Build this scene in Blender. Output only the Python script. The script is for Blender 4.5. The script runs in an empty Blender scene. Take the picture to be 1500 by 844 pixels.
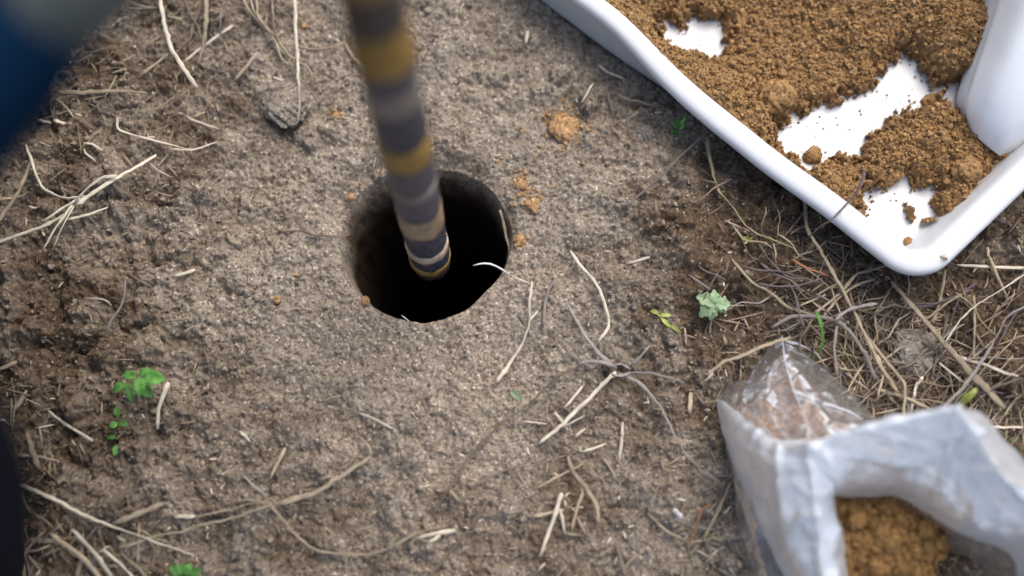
import bpy, math, random
import numpy as np
from mathutils import Vector, Matrix

# ------------------------------------------------------------------ camera, sky, sun
scene = bpy.context.scene
DIST, TILT, LENS = 0.85, math.radians(15), 40.0
CAM = np.array([0.0, -DIST * math.sin(TILT), DIST * math.cos(TILT)])
FPX = 1500 * LENS / 36.0
cam = bpy.data.cameras.new('camera')
cam_ob = bpy.data.objects.new('camera', cam)
scene.collection.objects.link(cam_ob)
cam_ob.location = CAM
cam_ob.rotation_euler = (TILT, 0, 0)
cam.lens = LENS; cam.sensor_width = 36
cam.clip_start = 0.01; cam.clip_end = 2000
cam.dof.use_dof = True
cam.dof.focus_distance = 0.845
cam.dof.aperture_fstop = 1.4
scene.camera = cam_ob

SUN_EL, SUN_AZ = math.radians(58), math.radians(32)      # azimuth from +Y towards +X
world = bpy.data.worlds.new('World'); scene.world = world
world.use_nodes = True
wn = world.node_tree.nodes; wl = world.node_tree.links
sky = wn.new('ShaderNodeTexSky'); sky.sky_type = 'NISHITA'; sky.sun_disc = False
sky.sun_elevation = SUN_EL; sky.sun_rotation = SUN_AZ
sky.air_density = 1.0; sky.dust_density = 4.0; sky.ozone_density = 0.6
bgn = wn['Background']; bgn.inputs['Strength'].default_value = 0.148
wl.new(sky.outputs[0], bgn.inputs['Color'])
sun = bpy.data.lights.new('sun', 'SUN'); sun.energy = 1.35; sun.angle = math.radians(45)
sun.color = (1.0, 0.95, 0.87)
sun_ob = bpy.data.objects.new('sun', sun); scene.collection.objects.link(sun_ob)
sun_ob.rotation_euler = (math.pi / 2 - SUN_EL, 0, -SUN_AZ + math.pi)
d = Vector((math.sin(SUN_AZ) * math.cos(SUN_EL), math.cos(SUN_AZ) * math.cos(SUN_EL), math.sin(SUN_EL)))
sun_ob.rotation_euler = d.to_track_quat('Z', 'Y').to_euler()
scene.view_settings.view_transform = 'Standard'
scene.view_settings.look = 'None'
scene.view_settings.exposure = 0.68
scene.view_settings.gamma = 1
scene.cycles.use_denoising = True
scene.cycles.transparent_max_bounces = 24
scene.cycles.max_bounces = 8

rng = np.random.default_rng(7)
random.seed(7)

# ------------------------------------------------------------------ helpers
def unproject(x, y, z=0.0):
    """world point at height z that a spot of the photograph shows (arrays allowed)"""
    x = np.asarray(x, float); y = np.asarray(y, float); z = np.asarray(z, float)
    dx = (x - 750) / FPX; dy = -(y - 422) / FPX
    c, s = math.cos(TILT), math.sin(TILT)
    wx = dx; wy = dy * c + s; wz = dy * s - c
    t = (z - CAM[2]) / wz
    return np.stack([CAM[0] + t * wx, CAM[1] + t * wy, CAM[2] + t * wz], -1)

def U(x, y, z=0.0): return unproject(x, y, z)

def hash2(ix, iy, k):
    h = (ix.astype(np.int64) * 374761393 + iy.astype(np.int64) * 668265263 + k * 1442695041) & 0xffffffff
    h = ((h ^ (h >> 13)) * 1274126177) & 0xffffffff
    h = ((h ^ (h >> 16)) * 2246822519) & 0xffffffff
    h = h ^ (h >> 15)
    return (h & 0xffffff) / float(0xffffff)

def vnoise(x, y, f, k=0):
    x = x * f; y = y * f
    ix = np.floor(x); iy = np.floor(y)
    fx = x - ix; fy = y - iy
    ux = fx * fx * fx * (fx * (fx * 6 - 15) + 10); uy = fy * fy * fy * (fy * (fy * 6 - 15) + 10)
    a = hash2(ix, iy, k); b = hash2(ix + 1, iy, k); c = hash2(ix, iy + 1, k); d_ = hash2(ix + 1, iy + 1, k)
    return (a * (1 - ux) + b * ux) * (1 - uy) + (c * (1 - ux) + d_ * ux) * uy

def fbm(x, y, f, k=0, o=4, g=0.5):
    s = 0; a = 1; t = 0
    for i in range(o):
        s = s + a * vnoise(x + i * 3.17, y - i * 1.73, f * 2.03 ** i, k + i * 11); t += a; a *= g
    return s / t

def worley(x, y, f, k=0):
    """domes: 1 at a cell's centre falling to 0 at its edge, each cell of its own size"""
    x = x * f; y = y * f
    ix = np.floor(x); iy = np.floor(y)
    best = np.full(x.shape, 9.0); val = np.zeros(x.shape)
    out = np.zeros(x.shape)
    for dx in (-1, 0, 1):
        for dy in (-1, 0, 1):
            cx = ix + dx; cy = iy + dy
            px = cx + 0.1 + 0.8 * hash2(cx, cy, k); py = cy + 0.1 + 0.8 * hash2(cx, cy, k + 5)
            r = 0.35 + 0.5 * hash2(cx, cy, k + 9)
            d2 = (px - x) ** 2 + (py - y) ** 2
            out = np.maximum(out, r * np.sqrt(np.clip(1 - d2 / (r * r), 0, 1)))
    return out

def smooth(a, b, x):
    t = np.clip((x - a) / (b - a), 0, 1); return t * t * (3 - 2 * t)

def new_mesh(name, verts, faces=None, quads=None, smooth_=True):
    """fast mesh from numpy; faces: list, quads: Nx4 or Nx3 array"""
    me = bpy.data.meshes.new(name)
    if quads is not None:
        q = np.asarray(quads, np.int32); n = q.shape[1]
        me.vertices.add(len(verts)); me.vertices.foreach_set('co', np.asarray(verts, np.float32).ravel())
        me.loops.add(q.size); me.loops.foreach_set('vertex_index', q.ravel())
        me.polygons.add(len(q)); me.polygons.foreach_set('loop_start', np.arange(0, q.size, n, dtype=np.int32))
        me.update(calc_edges=True)
    else:
        me.from_pydata([tuple(map(float, v)) for v in verts], [], faces); me.update()
    me.polygons.foreach_set('use_smooth', [smooth_] * len(me.polygons))
    return me

def link(name, me, mat=None, parent=None, label=None, cat=None, group=None, kind=None):
    o = bpy.data.objects.new(name, me); scene.collection.objects.link(o)
    if mat is not None and me is not None: me.materials.append(mat)
    if parent is not None: o.parent = parent
    if label: o['label'] = label
    if cat: o['category'] = cat
    if group: o['group'] = group
    if kind: o['kind'] = kind
    return o

def empty(name, loc, label, cat, group=None):
    o = link(name, None, label=label, cat=cat, group=group)
    o.location = Vector([float(v) for v in loc]); o.empty_display_size = .01
    bpy.context.view_layer.update()
    return o

def child(name, me, mat, par, label=None):
    """part whose mesh is in world coordinates: shifted so that it sits right under its parent"""
    off = Vector(par.location)
    p = par.parent
    while p is not None: off = off + Vector(p.location); p = p.parent
    me.transform(Matrix.Translation(-off))
    return link(name, me, mat, par, label)

def catmull(P, n, closed=False):
    P = np.asarray(P, float); m = len(P)
    if closed:
        Q = np.concatenate([P[-1:], P, P[:2]])
        segs = m
    else:
        Q = np.concatenate([2 * P[:1] - P[1:2], P, 2 * P[-1:] - P[-2:-1]]); segs = m - 1
    u = np.linspace(0, segs, n, endpoint=not closed)
    i = np.minimum(u.astype(int), segs - 1); t = (u - i)
    sh = (-1,) + (1,) * (P.ndim - 1); t = t.reshape(sh)
    a, b, c, e = Q[i], Q[i + 1], Q[i + 2], Q[i + 3]
    return 0.5 * (2 * b + (c - a) * t + (2 * a - 5 * b + 4 * c - e) * t ** 2 + (3 * b - a - 3 * c + e) * t ** 3)

# ------------------------------------------------------------------ materials
def mat_new(name):
    m = bpy.data.materials.new(name); m.use_nodes = True
    nt = m.node_tree; b = nt.nodes['Principled BSDF']
    return m, nt, b
def node(nt, t, **kw):
    n = nt.nodes.new(t)
    for k, v in kw.items(): setattr(n, k, v)
    return n
def noise(nt, scale, detail=4, rough=.6, vec=None, dist=0):
    n = node(nt, 'ShaderNodeTexNoise'); n.inputs['Scale'].default_value = scale
    n.inputs['Detail'].default_value = detail; n.inputs['Roughness'].default_value = rough
    n.inputs['Distortion'].default_value = dist
    if vec is None:
        g = node(nt, 'ShaderNodeNewGeometry'); vec = g.outputs['Position']
    nt.links.new(vec, n.inputs['Vector'])
    return n.outputs['Fac']
def ramp(nt, fac, stops):
    r = node(nt, 'ShaderNodeValToRGB')
    e = r.color_ramp.elements
    while len(e) < len(stops): e.new(0.5)
    for el, (p, c) in zip(e, stops):
        el.position = p; el.color = (*c, 1)
    nt.links.new(fac, r.inputs[0]); return r.outputs[0]
def mix(nt, fac, a, b, mode='MIX'):
    m = node(nt, 'ShaderNodeMix', data_type='RGBA', blend_type=mode)
    for s, v in ((m.inputs[0], fac), (m.inputs[6], a), (m.inputs[7], b)):
        if hasattr(v, 'links') or isinstance(v, bpy.types.NodeSocket): nt.links.new(v, s)
        elif isinstance(v, (int, float)): s.default_value = v
        else: s.default_value = (*v, 1)
    return m.outputs[2]
def bump(nt, b, h, strength=.5, dist=.001):
    n = node(nt, 'ShaderNodeBump'); n.inputs['Strength'].default_value = strength; n.inputs['Distance'].default_value = dist
    nt.links.new(h, n.inputs['Height']); nt.links.new(n.outputs[0], b.inputs['Normal'])
def spec(b, rough, s=.3):
    b.inputs['Roughness'].default_value = rough; b.inputs['Specular IOR Level'].default_value = s

def soil_material(name, dark, mid, light, attr=True):
    m, nt, b = mat_new(name)
    fine = noise(nt, 620, 5, .8); med = noise(nt, 160, 4, .65); big = noise(nt, 14, 4, .55)
    c = ramp(nt, fine, [(.36, [v * .50 for v in mid]), (.5, mid), (.64, [v * 1.08 for v in light])])
    c2 = ramp(nt, med, [(.3, dark), (.5, mid), (.72, light)])
    c = mix(nt, .5, c, c2)
    t = ramp(nt, big, [(.3, (1.02, 1.0, .97)), (.7, (.94, .98, 1.02))])
    c = mix(nt, 1.0, c, t, 'MULTIPLY')
    # scattered pale mineral grains and darker organic specks
    sp = node(nt, 'ShaderNodeTexVoronoi'); sp.inputs['Scale'].default_value = 620
    g = node(nt, 'ShaderNodeNewGeometry'); nt.links.new(g.outputs['Position'], sp.inputs['Vector'])
    rnd = node(nt, 'ShaderNodeSeparateColor'); nt.links.new(sp.outputs['Color'], rnd.inputs[0])
    c = mix(nt, ramp(nt, rnd.outputs[0], [(.90, (0, 0, 0)), (.97, (.5, .5, .5))]), c, [min(1, v * 1.75) for v in light])
    c = mix(nt, ramp(nt, rnd.outputs[1], [(.82, (0, 0, 0)), (.9, (.6, .6, .6))]), c, [v * .5 for v in dark])
    if attr:
        a = node(nt, 'ShaderNodeAttribute'); a.attribute_name = 'tone'
        sc_ = node(nt, 'ShaderNodeSeparateColor'); nt.links.new(a.outputs['Color'], sc_.inputs[0])
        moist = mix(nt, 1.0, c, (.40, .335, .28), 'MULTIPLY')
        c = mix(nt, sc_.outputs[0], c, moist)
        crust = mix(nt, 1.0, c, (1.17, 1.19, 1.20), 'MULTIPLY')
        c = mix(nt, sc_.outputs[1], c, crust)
        c = mix(nt, sc_.outputs[2], c, (.026, .016, .010))  # blue: darkness of the bore painted over the soil colour
    nt.links.new(c, b.inputs['Base Color'])
    spec(b, .93, .15)
    bump(nt, b, noise(nt, 1000, 5, .75), .7, .0013)
    return m
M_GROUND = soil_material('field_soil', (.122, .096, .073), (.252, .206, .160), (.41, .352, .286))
M_CRUMB = soil_material('field_soil_crumb', (.122, .096, .073), (.252, .206, .160), (.41, .352, .286), False)
M_CLODG = soil_material('grey_clod', (.14, .12, .10), (.22, .19, .16), (.33, .29, .25), False)
M_SUB = soil_material('subsoil', (.15, .082, .032), (.33, .195, .085), (.46, .29, .14), False)
M_MOUTH = soil_material('damp_subsoil', (.095, .050, .018), (.21, .118, .044), (.33, .20, .085), False)
M_BAGSOIL = soil_material('bagged_soil', (.14, .070, .030), (.30, .160, .080), (.44, .26, .14), False)
M_SUBL = soil_material('subsoil_dry', (.24, .135, .058), (.40, .24, .115), (.52, .34, .185), False)

def fibre_material(name, a, b_, c_, rough=.6, var=.35, trans=0):
    m, nt, b = mat_new(name)
    at = node(nt, 'ShaderNodeUVMap'); 
    mp = node(nt, 'ShaderNodeMapping'); mp.inputs['Scale'].default_value = (9, 1.2, 1)
    nt.links.new(at.outputs[0], mp.inputs[0])
    oi = node(nt, 'ShaderNodeObjectInfo')
    n1 = noise(nt, 3, 4, .65, mp.outputs[0]); n2 = noise(nt, 90, 4, .6)
    c = ramp(nt, n1, [(.28, a), (.52, b_), (.75, c_)])
    c = mix(nt, ramp(nt, n2, [(.35, (0, 0, 0)), (.7, (.55, .55, .55))]), c, [v * .55 for v in a])
    rr = node(nt, 'ShaderNodeMapRange'); rr.inputs['To Min'].default_value = 1 - var; rr.inputs['To Max'].default_value = 1 + var * .45
    nt.links.new(oi.outputs['Random'], rr.inputs[0])
    hs = node(nt, 'ShaderNodeHueSaturation'); nt.links.new(rr.outputs[0], hs.inputs['Value']); nt.links.new(c, hs.inputs['Color'])
    nt.links.new(hs.outputs[0], b.inputs['Base Color'])
    spec(b, rough, .35)
    bump(nt, b, n1, .5, .0006)
    return m
M_STRAW = fibre_material('dry_straw', (.20, .15, .095), (.40, .32, .22), (.64, .55, .41))
M_PALE = fibre_material('bleached_straw', (.46, .40, .30), (.68, .61, .48), (.82, .76, .64), var=.15)
M_ROOT = fibre_material('brown_root', (.10, .075, .055), (.22, .165, .12), (.38, .30, .23))
M_GREY = fibre_material('grey_root', (.17, .15, .135), (.30, .265, .24), (.42, .38, .345))
M_PLUM = fibre_material('plum_stem', (.10, .075, .075), (.18, .14, .14), (.29, .245, .235))
M_OLIVE = fibre_material('olive_root', (.18, .14, .07), (.34, .28, .16), (.47, .41, .27))
M_WROOT = fibre_material('white_root', (.62, .58, .52), (.78, .75, .70), (.86, .84, .80), var=.1)
M_RUST = fibre_material('rusty_stem', (.22, .09, .04), (.36, .17, .08), (.48, .28, .16))

def leaf_material(name, a, b_, c_):
    m, nt, b = mat_new(name)
    at = node(nt, 'ShaderNodeUVMap')
    w = node(nt, 'ShaderNodeTexWave'); w.inputs['Scale'].default_value = 5; w.inputs['Distortion'].default_value = 1.2
    nt.links.new(at.outputs[0], w.inputs['Vector'])
    n = noise(nt, 220, 4, .6)
    c = ramp(nt, n, [(.3, a), (.52, b_), (.72, c_)])
    c = mix(nt, ramp(nt, w.outputs['Fac'], [(.75, (0, 0, 0)), (1, (.3, .3, .3))]), c, [min(1, v * 1.5) for v in c_])
    oi = node(nt, 'ShaderNodeObjectInfo'); rr = node(nt, 'ShaderNodeMapRange'); rr.inputs['To Min'].default_value = .6; rr.inputs['To Max'].default_value = 1.25
    nt.links.new(oi.outputs['Random'], rr.inputs[0]); hs = node(nt, 'ShaderNodeHueSaturation'); nt.links.new(rr.outputs[0], hs.inputs['Value']); nt.links.new(c, hs.inputs['Color']); c = hs.outputs[0]
    nt.links.new(c, b.inputs['Base Color']); spec(b, .45, .45)
    b.inputs['Subsurface Weight'].default_value = 0.0
    tr = node(nt, 'ShaderNodeBsdfTranslucent'); nt.links.new(c, tr.inputs[0])
    ms = node(nt, 'ShaderNodeMixShader'); ms.inputs[0].default_value = .3
    out = nt.nodes['Material Output']
    nt.links.new(b.outputs[0], ms.inputs[1]); nt.links.new(tr.outputs[0], ms.inputs[2]); nt.links.new(ms.outputs[0], out.inputs[0])
    return m
M_LEAF = leaf_material('fresh_leaf', (.06, .20, .035), (.12, .34, .065), (.24, .48, .13))
M_LEAFP = leaf_material('pale_leaf', (.17, .26, .13), (.28, .40, .22), (.40, .52, .32))
M_LEAFY = leaf_material('yellow_leaf', (.22, .28, .05), (.36, .42, .09), (.50, .52, .16))
M_BLADE = leaf_material('green_grass', (.06, .19, .025), (.11, .30, .035), (.17, .38, .06))

def plastic(name, col, rough=.35, dirt=.12):
    m, nt, b = mat_new(name)
    n = noise(nt, 60, 5, .65); n2 = noise(nt, 700, 3, .6)
    c = mix(nt, ramp(nt, n, [(.58, (0, 0, 0)), (.85, (dirt, dirt, dirt))]), col, (.45, .36, .24))
    c = mix(nt, ramp(nt, n2, [(.70, (0, 0, 0)), (.78, (.35, .35, .35))]), c, (.48, .38, .26))
    nt.links.new(c, b.inputs['Base Color']); spec(b, rough, .5)
    bump(nt, b, noise(nt, 45, 3, .5), .25, .0008)
    return m
M_TRAY = plastic('white_plastic', (.62, .64, .655), .35, .22)
M_SCOOP = plastic('scoop_plastic', (.80, .82, .83), .4, .3)

# ------------------------------------------------------------------ ground: one sheet, fine where the camera looks, with the bored hole in it
HC = U(622, 353)[:2]; HR = 0.0640; HDEP = 0.55
def hole_radius(a):
    return HR * (1 + .022 * np.sin(a * 2 + 1.1) + .016 * np.sin(a * 3 + .4) + .010 * np.sin(a * 5 + 2) + .006 * np.sin(a * 11))
PITS = [(175, 470, 26, -.010), (205, 440, 24, -.006), (150, 500, 20, -.004), (842, 150, 15, -.006), (560, 700, 1, 0), (500, 640, 22, -.003), (430, 712, 20, -.004),
        (190, 528, 26, .004), (500, 270, 25, -.002), (240, 625, 20, -.004), (905, 542, 7, -.010), (1255, 520, 30, -.006), (60, 640, 30, -.005),
        (130, 700, 40, -.005), (420, 190, 26, -.005), (380, 330, 30, -.003), (440, 325, 20, .003), (300, 760, 40, -.004), (1120, 445, 40, -.005),
        (600, 590, 90, .003), (560, 520, 120, .003), (690, 60, 80, .004), (960, 380, 60, .002), (1045, 230, 40, -.005), (880, 680, 90, -.002)]
PITW = [(U(x, y)[:2], r * .00051, h) for x, y, r, h in PITS]
# clods pressed into the crust: (px, py, radius px, height)
CLODS = [(425, 150, 34, .012), (350, 350, 20, .006), (365, 300, 16, .005), (200, 560, 1, 0), (860, 155, 20, .008), (800, 140, 22, .006), (820, 110, 18, .006),
         (560, 255, 16, .005), (160, 240, 14, .004), (215, 515, 26, .008), (150, 515, 20, .008), (185, 470, 13, .007), (210, 465, 12, .006), (165, 435, 12, .006),
         (250, 625, 16, .006), (780, 60, 24, .005), (720, 110, 26, .005), (1380, 600, 24, .008), (1480, 560, 30, .010), (1140, 300, 30, .007), (440, 200, 17, .006), (455, 215, 12, .006),
         (480, 195, 13, .005), (75, 380, 16, .005), (100, 330, 14, .004), (330, 240, 16, .004), (270, 300, 18, .004), (300, 620, 18, .004), (620, 800, 20, .004), (480, 800, 22, .004),
         (1090, 420, 20, .006), (1050, 410, 22, .006), (1000, 330, 18, .004), (900, 300, 22, .004), (1215, 590, 16, .007), (690, 700, 18, .003), (120, 620, 18, .005), (90, 690, 20, .006)]
CLODW = [(U(x, y)[:2], r * .00051, h) for x, y, r, h in CLODS]
PXW = lambda x, y: ((750 + (x - 0) / .00051), (422 - y / .00051))     # rough photo position of a ground point, for the regional masks

# where the tray stands the soil is pressed flat
RIMZ = .046
a0 = U(1000, 155, RIMZ)[:2]; a1 = U(1225, 326, RIMZ)[:2]           # outer rim line of the lower left side
b0 = U(1417, 360, RIMZ)[:2]; b1 = U(1500, 280, RIMZ)[:2]           # outer rim line of the lower right side
da = (a1 - a0) / np.linalg.norm(a1 - a0); db = (b1 - b0) / np.linalg.norm(b1 - b0)
M2 = np.array([da, -db]).T; tt = np.linalg.solve(M2, b0 - a0); corner = a0 + da * tt[0]
LA, LB, RC = .44, .27, .030
c0 = corner; c1 = corner + db * LB; c2 = c1 - da * LA; c3 = corner - da * LA

def under_tray(x, y):
    p = np.stack([x, y], -1) - corner
    na = np.array([-da[1], da[0]]); na = na if (c1 - c0) @ na > 0 else -na
    nb = np.array([-db[1], db[0]]); nb = nb if (c3 - c0) @ nb > 0 else -nb
    ia = p @ na; ib = p @ nb
    return smooth(.012, .024, np.minimum(ia, ib)) * smooth(LB + .02, LB, ia) * smooth(LA + .02, LA, ib)

def roughness(x, y):
    px, py = PXW(x, y)
    r = .50 + .75 * fbm(x, y, 9, 31, 3)
    r += .55 * smooth(480, 200, px) + .35 * smooth(1000, 1150, px) + .15 * smooth(650, 780, py)
    dh = np.hypot(px - 630, py - 357)
    r *= .55 + .45 * smooth(150, 330, dh)
    return r

def base_height(x, y):
    h = (fbm(x, y, 6, 1, 3) - .5) * .016 + (fbm(x, y, 22, 3, 3) - .5) * .008
    for c, r, a in PITW:
        if a: h = h + a * np.exp(-((x - c[0]) ** 2 + (y - c[1]) ** 2) / (r * r))
    dh = np.hypot(x - HC[0], y - HC[1])
    w = smooth(.075, .14, dh)
    return h * (.25 + .75 * w)

def ground_height(x, y):
    x = np.asarray(x, float); y = np.asarray(y, float)
    h = base_height(x, y)
    rr = roughness(x, y)
    wx = x + (fbm(x, y, 120, 41, 2) - .5) * .006; wy = y + (fbm(x, y, 120, 43, 2) - .5) * .006
    lump = smooth(.45, .68, fbm(x, y, 26, 51, 2))
    h = h + worley(wx, wy, 62, 5) ** 1.1 * .0095 * rr ** 1.3 * lump + worley(wy, wx, 105, 6) * .0045 * smooth(.55, 1.1, rr) * smooth(.42, .6, fbm(x, y, 33, 58, 2))
    h = h + (fbm(x, y, 38, 57, 3) - .5) * .011 * rr
    h = h + worley(wx, wy, 150, 7) * .0030 * rr * (.35 + .65 * smooth(.38, .62, fbm(x, y, 40, 53, 2)))
    worley(wx, wy, 330, 9) * .0027 * (.5 + .5 * rr)
    ux = x + (vnoise(x, y, 420, 45) - .5) * .0022; uy = y + (vnoise(x, y, 420, 47) - .5) * .0022
    h = h + worley(ux, uy, 235, 15) * .0034 * (.55 + .45 * rr) * (.4 + .6 * smooth(.35, .6, fbm(x, y, 60, 55, 2))) + worley(ux, uy, 500, 17) * .0018
    h = h + (vnoise(x, y, 760, 21) - .5) * .0018 + (fbm(x, y, 300, 23, 2) - .5) * .0022 * rr
    h = h + (fbm(x, y, 70, 25, 3) - .5) * .006 * rr
    for c, r, a in CLODW:
        if a:
            q = np.hypot(wx - c[0] + (fbm(x, y, 150, 61, 2) - .5) * r * .6, (wy - c[1]) * 1.15) / r
            h = h + a * np.clip(1 - q ** 4, 0, 1) ** .6 * (.75 + .5 * vnoise(x, y, 180, 63))
    t = under_tray(x, y)
    return h * (1 - t) + t * np.minimum(h - .004, 0) 

def axis(lo, hi, step, far, grow=1.12):
    mid = list(np.arange(lo, hi, step)); s = step; v = mid[-1]; up = []
    while v < far: s *= grow; v += s; up.append(v)
    s = step; v = lo; dn = []
    while v > -far: s *= grow; v -= s; dn.append(v)
    return np.array(dn[::-1] + mid + up)
gx = axis(-.41, .44, .00092, 260); gy = axis(-.245, .275, .00092, 260)
X, Y = np.meshgrid(gx, gy); nx, ny = len(gx), len(gy)
Z = ground_height(X, Y)
out_ = np.hypot(np.clip(np.abs(X - .015) - .43, 0, None), np.clip(np.abs(Y - .015) - .265, 0, None))
wo = smooth(0.0, .22, out_); Z = Z * (1 - wo) + base_height(X, Y) * wo        # the sheet is coarser here: broad relief only
fade = 1 - smooth(.8, 3, np.hypot(X, Y)); Z = Z * fade + (1 - fade) * -.004
A = np.arctan2(Y - HC[1], X - HC[0]); R = np.hypot(X - HC[0], Y - HC[1]); RR = hole_radius(A)
S = R / RR
inside = S < 1
ins = S[inside]; a_in = A[inside]; rr_in = RR[inside]
u = np.clip((1 - ins) / .72, 0, 1)                      # 0 at the rim, 1 where the wall meets the bottom
depth = HDEP * u ** 2.1
lip_soft = (.5 + .5 * np.sin(a_in - .35)) ** 1.8                 # the far rim is rounded over, the near rim breaks off sharp
lip = (.011 * lip_soft + .0016) * (1 - np.exp(-depth / (.004 + .030 * lip_soft)))
wallr = rr_in - lip - .010 * smooth(0, .5, depth)
wallr = wallr + (fbm(a_in * .3 + 5, depth * 3, 18, 71, 4) - .5) * .006 * smooth(0, .02, depth)
bottom = u >= 1
rad = np.where(bottom, ins / .28 * (HR - .024), wallr)
zin = np.where(bottom, -HDEP + .01 * fbm(X[inside], Y[inside], 40, 3, 3), -depth)
zr = ground_height(HC[0] + np.cos(a_in) * rr_in, HC[1] + np.sin(a_in) * rr_in)
zin = zin + zr * np.exp(-depth / .02)
Xn = X.copy(); Yn = Y.copy()
Xn[inside] = HC[0] + np.cos(a_in) * rad; Yn[inside] = HC[1] + np.sin(a_in) * rad; Z[inside] = zin
# far rim slumps a little into the hole
near = (S >= 1) & (S < 1.35)
ls = (.5 + .5 * np.sin(A - .35)) ** 1.8
Z = np.where(near, Z - (.0105 * ls + .0012) * (1 - smooth(1.0, 1.05 + .26 * ls, S)), Z)
Z[inside] -= (.0105 * ls + .0012)[inside] * np.exp(-depth / .03)
V = np.stack([Xn, Y * 0 + Yn, Z], -1).reshape(-1, 3)
i = np.arange(nx * ny).reshape(ny, nx)
Q = np.stack([i[:-1, :-1], i[:-1, 1:], i[1:, 1:], i[1:, :-1]], -1).reshape(-1, 4)
me = new_mesh('ground', V, quads=Q)
# tone: red = moist dark soil, green = pale dry crust, the plot's own colouring; blue = painted darkness of the hole
px, py = PXW(X, Y)
m_ = .30 + 1.3 * (fbm(X, Y, 7, 81, 4) - .5) + 1.5 * (fbm(X, Y, 42, 83, 4) - .5)
for cx, cy, r, a in ((1300, 480, 260, 1.1), (1480, 700, 200, .6), (170, 470, 120, .50), (40, 700, 210, .60), (120, 800, 180, .3), (1100, 320, 150, .8), (60, 60, 170, .35), (420, 200, 60, .25), (1120, 440, 90, .30),
                     (560, 520, 170, -.45), (740, 100, 190, -.55), (480, 400, 120, -.2), (650, 560, 200, -.35), (950, 250, 120, -.15), (300, 430, 60, -.25), (160, 260, 90, -.05), (700, 720, 160, -.1)):
    m_ = m_ + a * np.exp(-((px - cx) ** 2 + (py - cy) ** 2) / (r * r))
m_ = m_ + .16 * smooth(480, 250, px)
m_[inside] += .7 * smooth(0, .02, depth)  # bore walls take the moist tone with depth, adding to the painted darkness
hole_shade = m_ * 0; hole_shade[inside] = smooth(.004, .055, depth)      # hole's darkness painted into the soil colour, growing with depth
c_ = 1.5 * (fbm(X, Y, 16, 91, 4) - .46) + .5 * np.exp(-((px - 560) ** 2 + (py - 550) ** 2) / 200 ** 2) + .5 * np.exp(-((px - 760) ** 2 + (py - 80) ** 2) / 150 ** 2) + .35
col = np.stack([np.clip(m_, 0, 1), np.clip(c_, 0, 1) * (S > 1), hole_shade, m_ * 0 + 1], -1).reshape(-1, 4).astype(np.float32)
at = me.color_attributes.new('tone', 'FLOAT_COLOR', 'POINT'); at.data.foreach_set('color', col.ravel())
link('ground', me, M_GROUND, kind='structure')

# ------------------------------------------------------------------ loose crumbs (numpy-joined small lumps)
def ico():
    t = (1 + 5 ** .5) / 2
    v = np.array([(-1, t, 0), (1, t, 0), (-1, -t, 0), (1, -t, 0), (0, -1, t), (0, 1, t), (0, -1, -t), (0, 1, -t), (t, 0, -1), (t, 0, 1), (-t, 0, -1), (-t, 0, 1)], float)
    v /= np.linalg.norm(v[0])
    f = np.array([(0, 11, 5), (0, 5, 1), (0, 1, 7), (0, 7, 10), (0, 10, 11), (1, 5, 9), (5, 11, 4), (11, 10, 2), (10, 7, 6), (7, 1, 8), (3, 9, 4), (3, 4, 2), (3, 2, 6), (3, 6, 8), (3, 8, 9), (4, 9, 5), (2, 4, 11), (6, 2, 10), (8, 6, 7), (9, 8, 1)])
    return v, f
IV, IF = ico()
TPL = [IV * (1 + rng.uniform(-.42, .38, (12, 1))) * rng.uniform(.75, 1.15, (1, 3)) for _ in range(24)]
def crumbs(name, P, r, mat, smooth_=False):
    n = len(P); T = np.array(TPL)[rng.integers(0, 24, n)]
    a = rng.uniform(0, 6.28, n); c, s = np.cos(a), np.sin(a)
    Vx = T[..., 0] * c[:, None] - T[..., 1] * s[:, None]; Vy = T[..., 0] * s[:, None] + T[..., 1] * c[:, None]
    V = np.stack([Vx, Vy, T[..., 2] * .85], -1) * np.asarray(r)[:, None, None] + np.asarray(P)[:, None, :]
    F = (IF[None] + (np.arange(n) * 12)[:, None, None]).reshape(-1, 3)
    return new_mesh(name, V.reshape(-1, 3), quads=F, smooth_=smooth_)

n = 15000
x = rng.uniform(-.41, .44, n); y = rng.uniform(-.24, .27, n)
keep = (rng.random(n) < .25 + 1.1 * smooth(.42, .6, fbm(x, y, 20, 101, 3))) & (np.hypot(x - HC[0], y - HC[1]) > HR * 1.06)
x, y = x[keep], y[keep]; r = .00055 + .0009 * rng.random(len(x)) ** 3 + .0018 * rng.random(len(x)) ** 14
me = crumbs('soil_crumbs', np.stack([x, y, ground_height(x, y) + r * .35], -1), r, M_CRUMB, False)
link('soil_crumbs', me, M_CRUMB, label='grey brown soil crumbs scattered over the dug ground', cat='soil crumbs', kind='stuff')

n = 5000
x = rng.uniform(-.40, .38, n); y = rng.uniform(-.23, .26, n); rr_ = roughness(x, y)
keep = (rng.random(n) < .30 * smooth(.6, 1.15, rr_) * smooth(.45, .6, fbm(x, y, 28, 105, 2)) + .015) & (np.hypot(x - HC[0], y - HC[1]) > HR * 1.2) & (under_tray(x, y) < .01)
x, y = x[keep], y[keep]; r = .0010 + .0020 * rng.random(len(x)) ** 2
me = crumbs('soil_lumps', np.stack([x, y, ground_height(x, y) + r * .1], -1), r, M_CRUMB, True)
link('soil_lumps', me, M_CRUMB, label='small loose lumps of grey brown soil on the rough ground', cat='soil lumps', kind='stuff')

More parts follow.
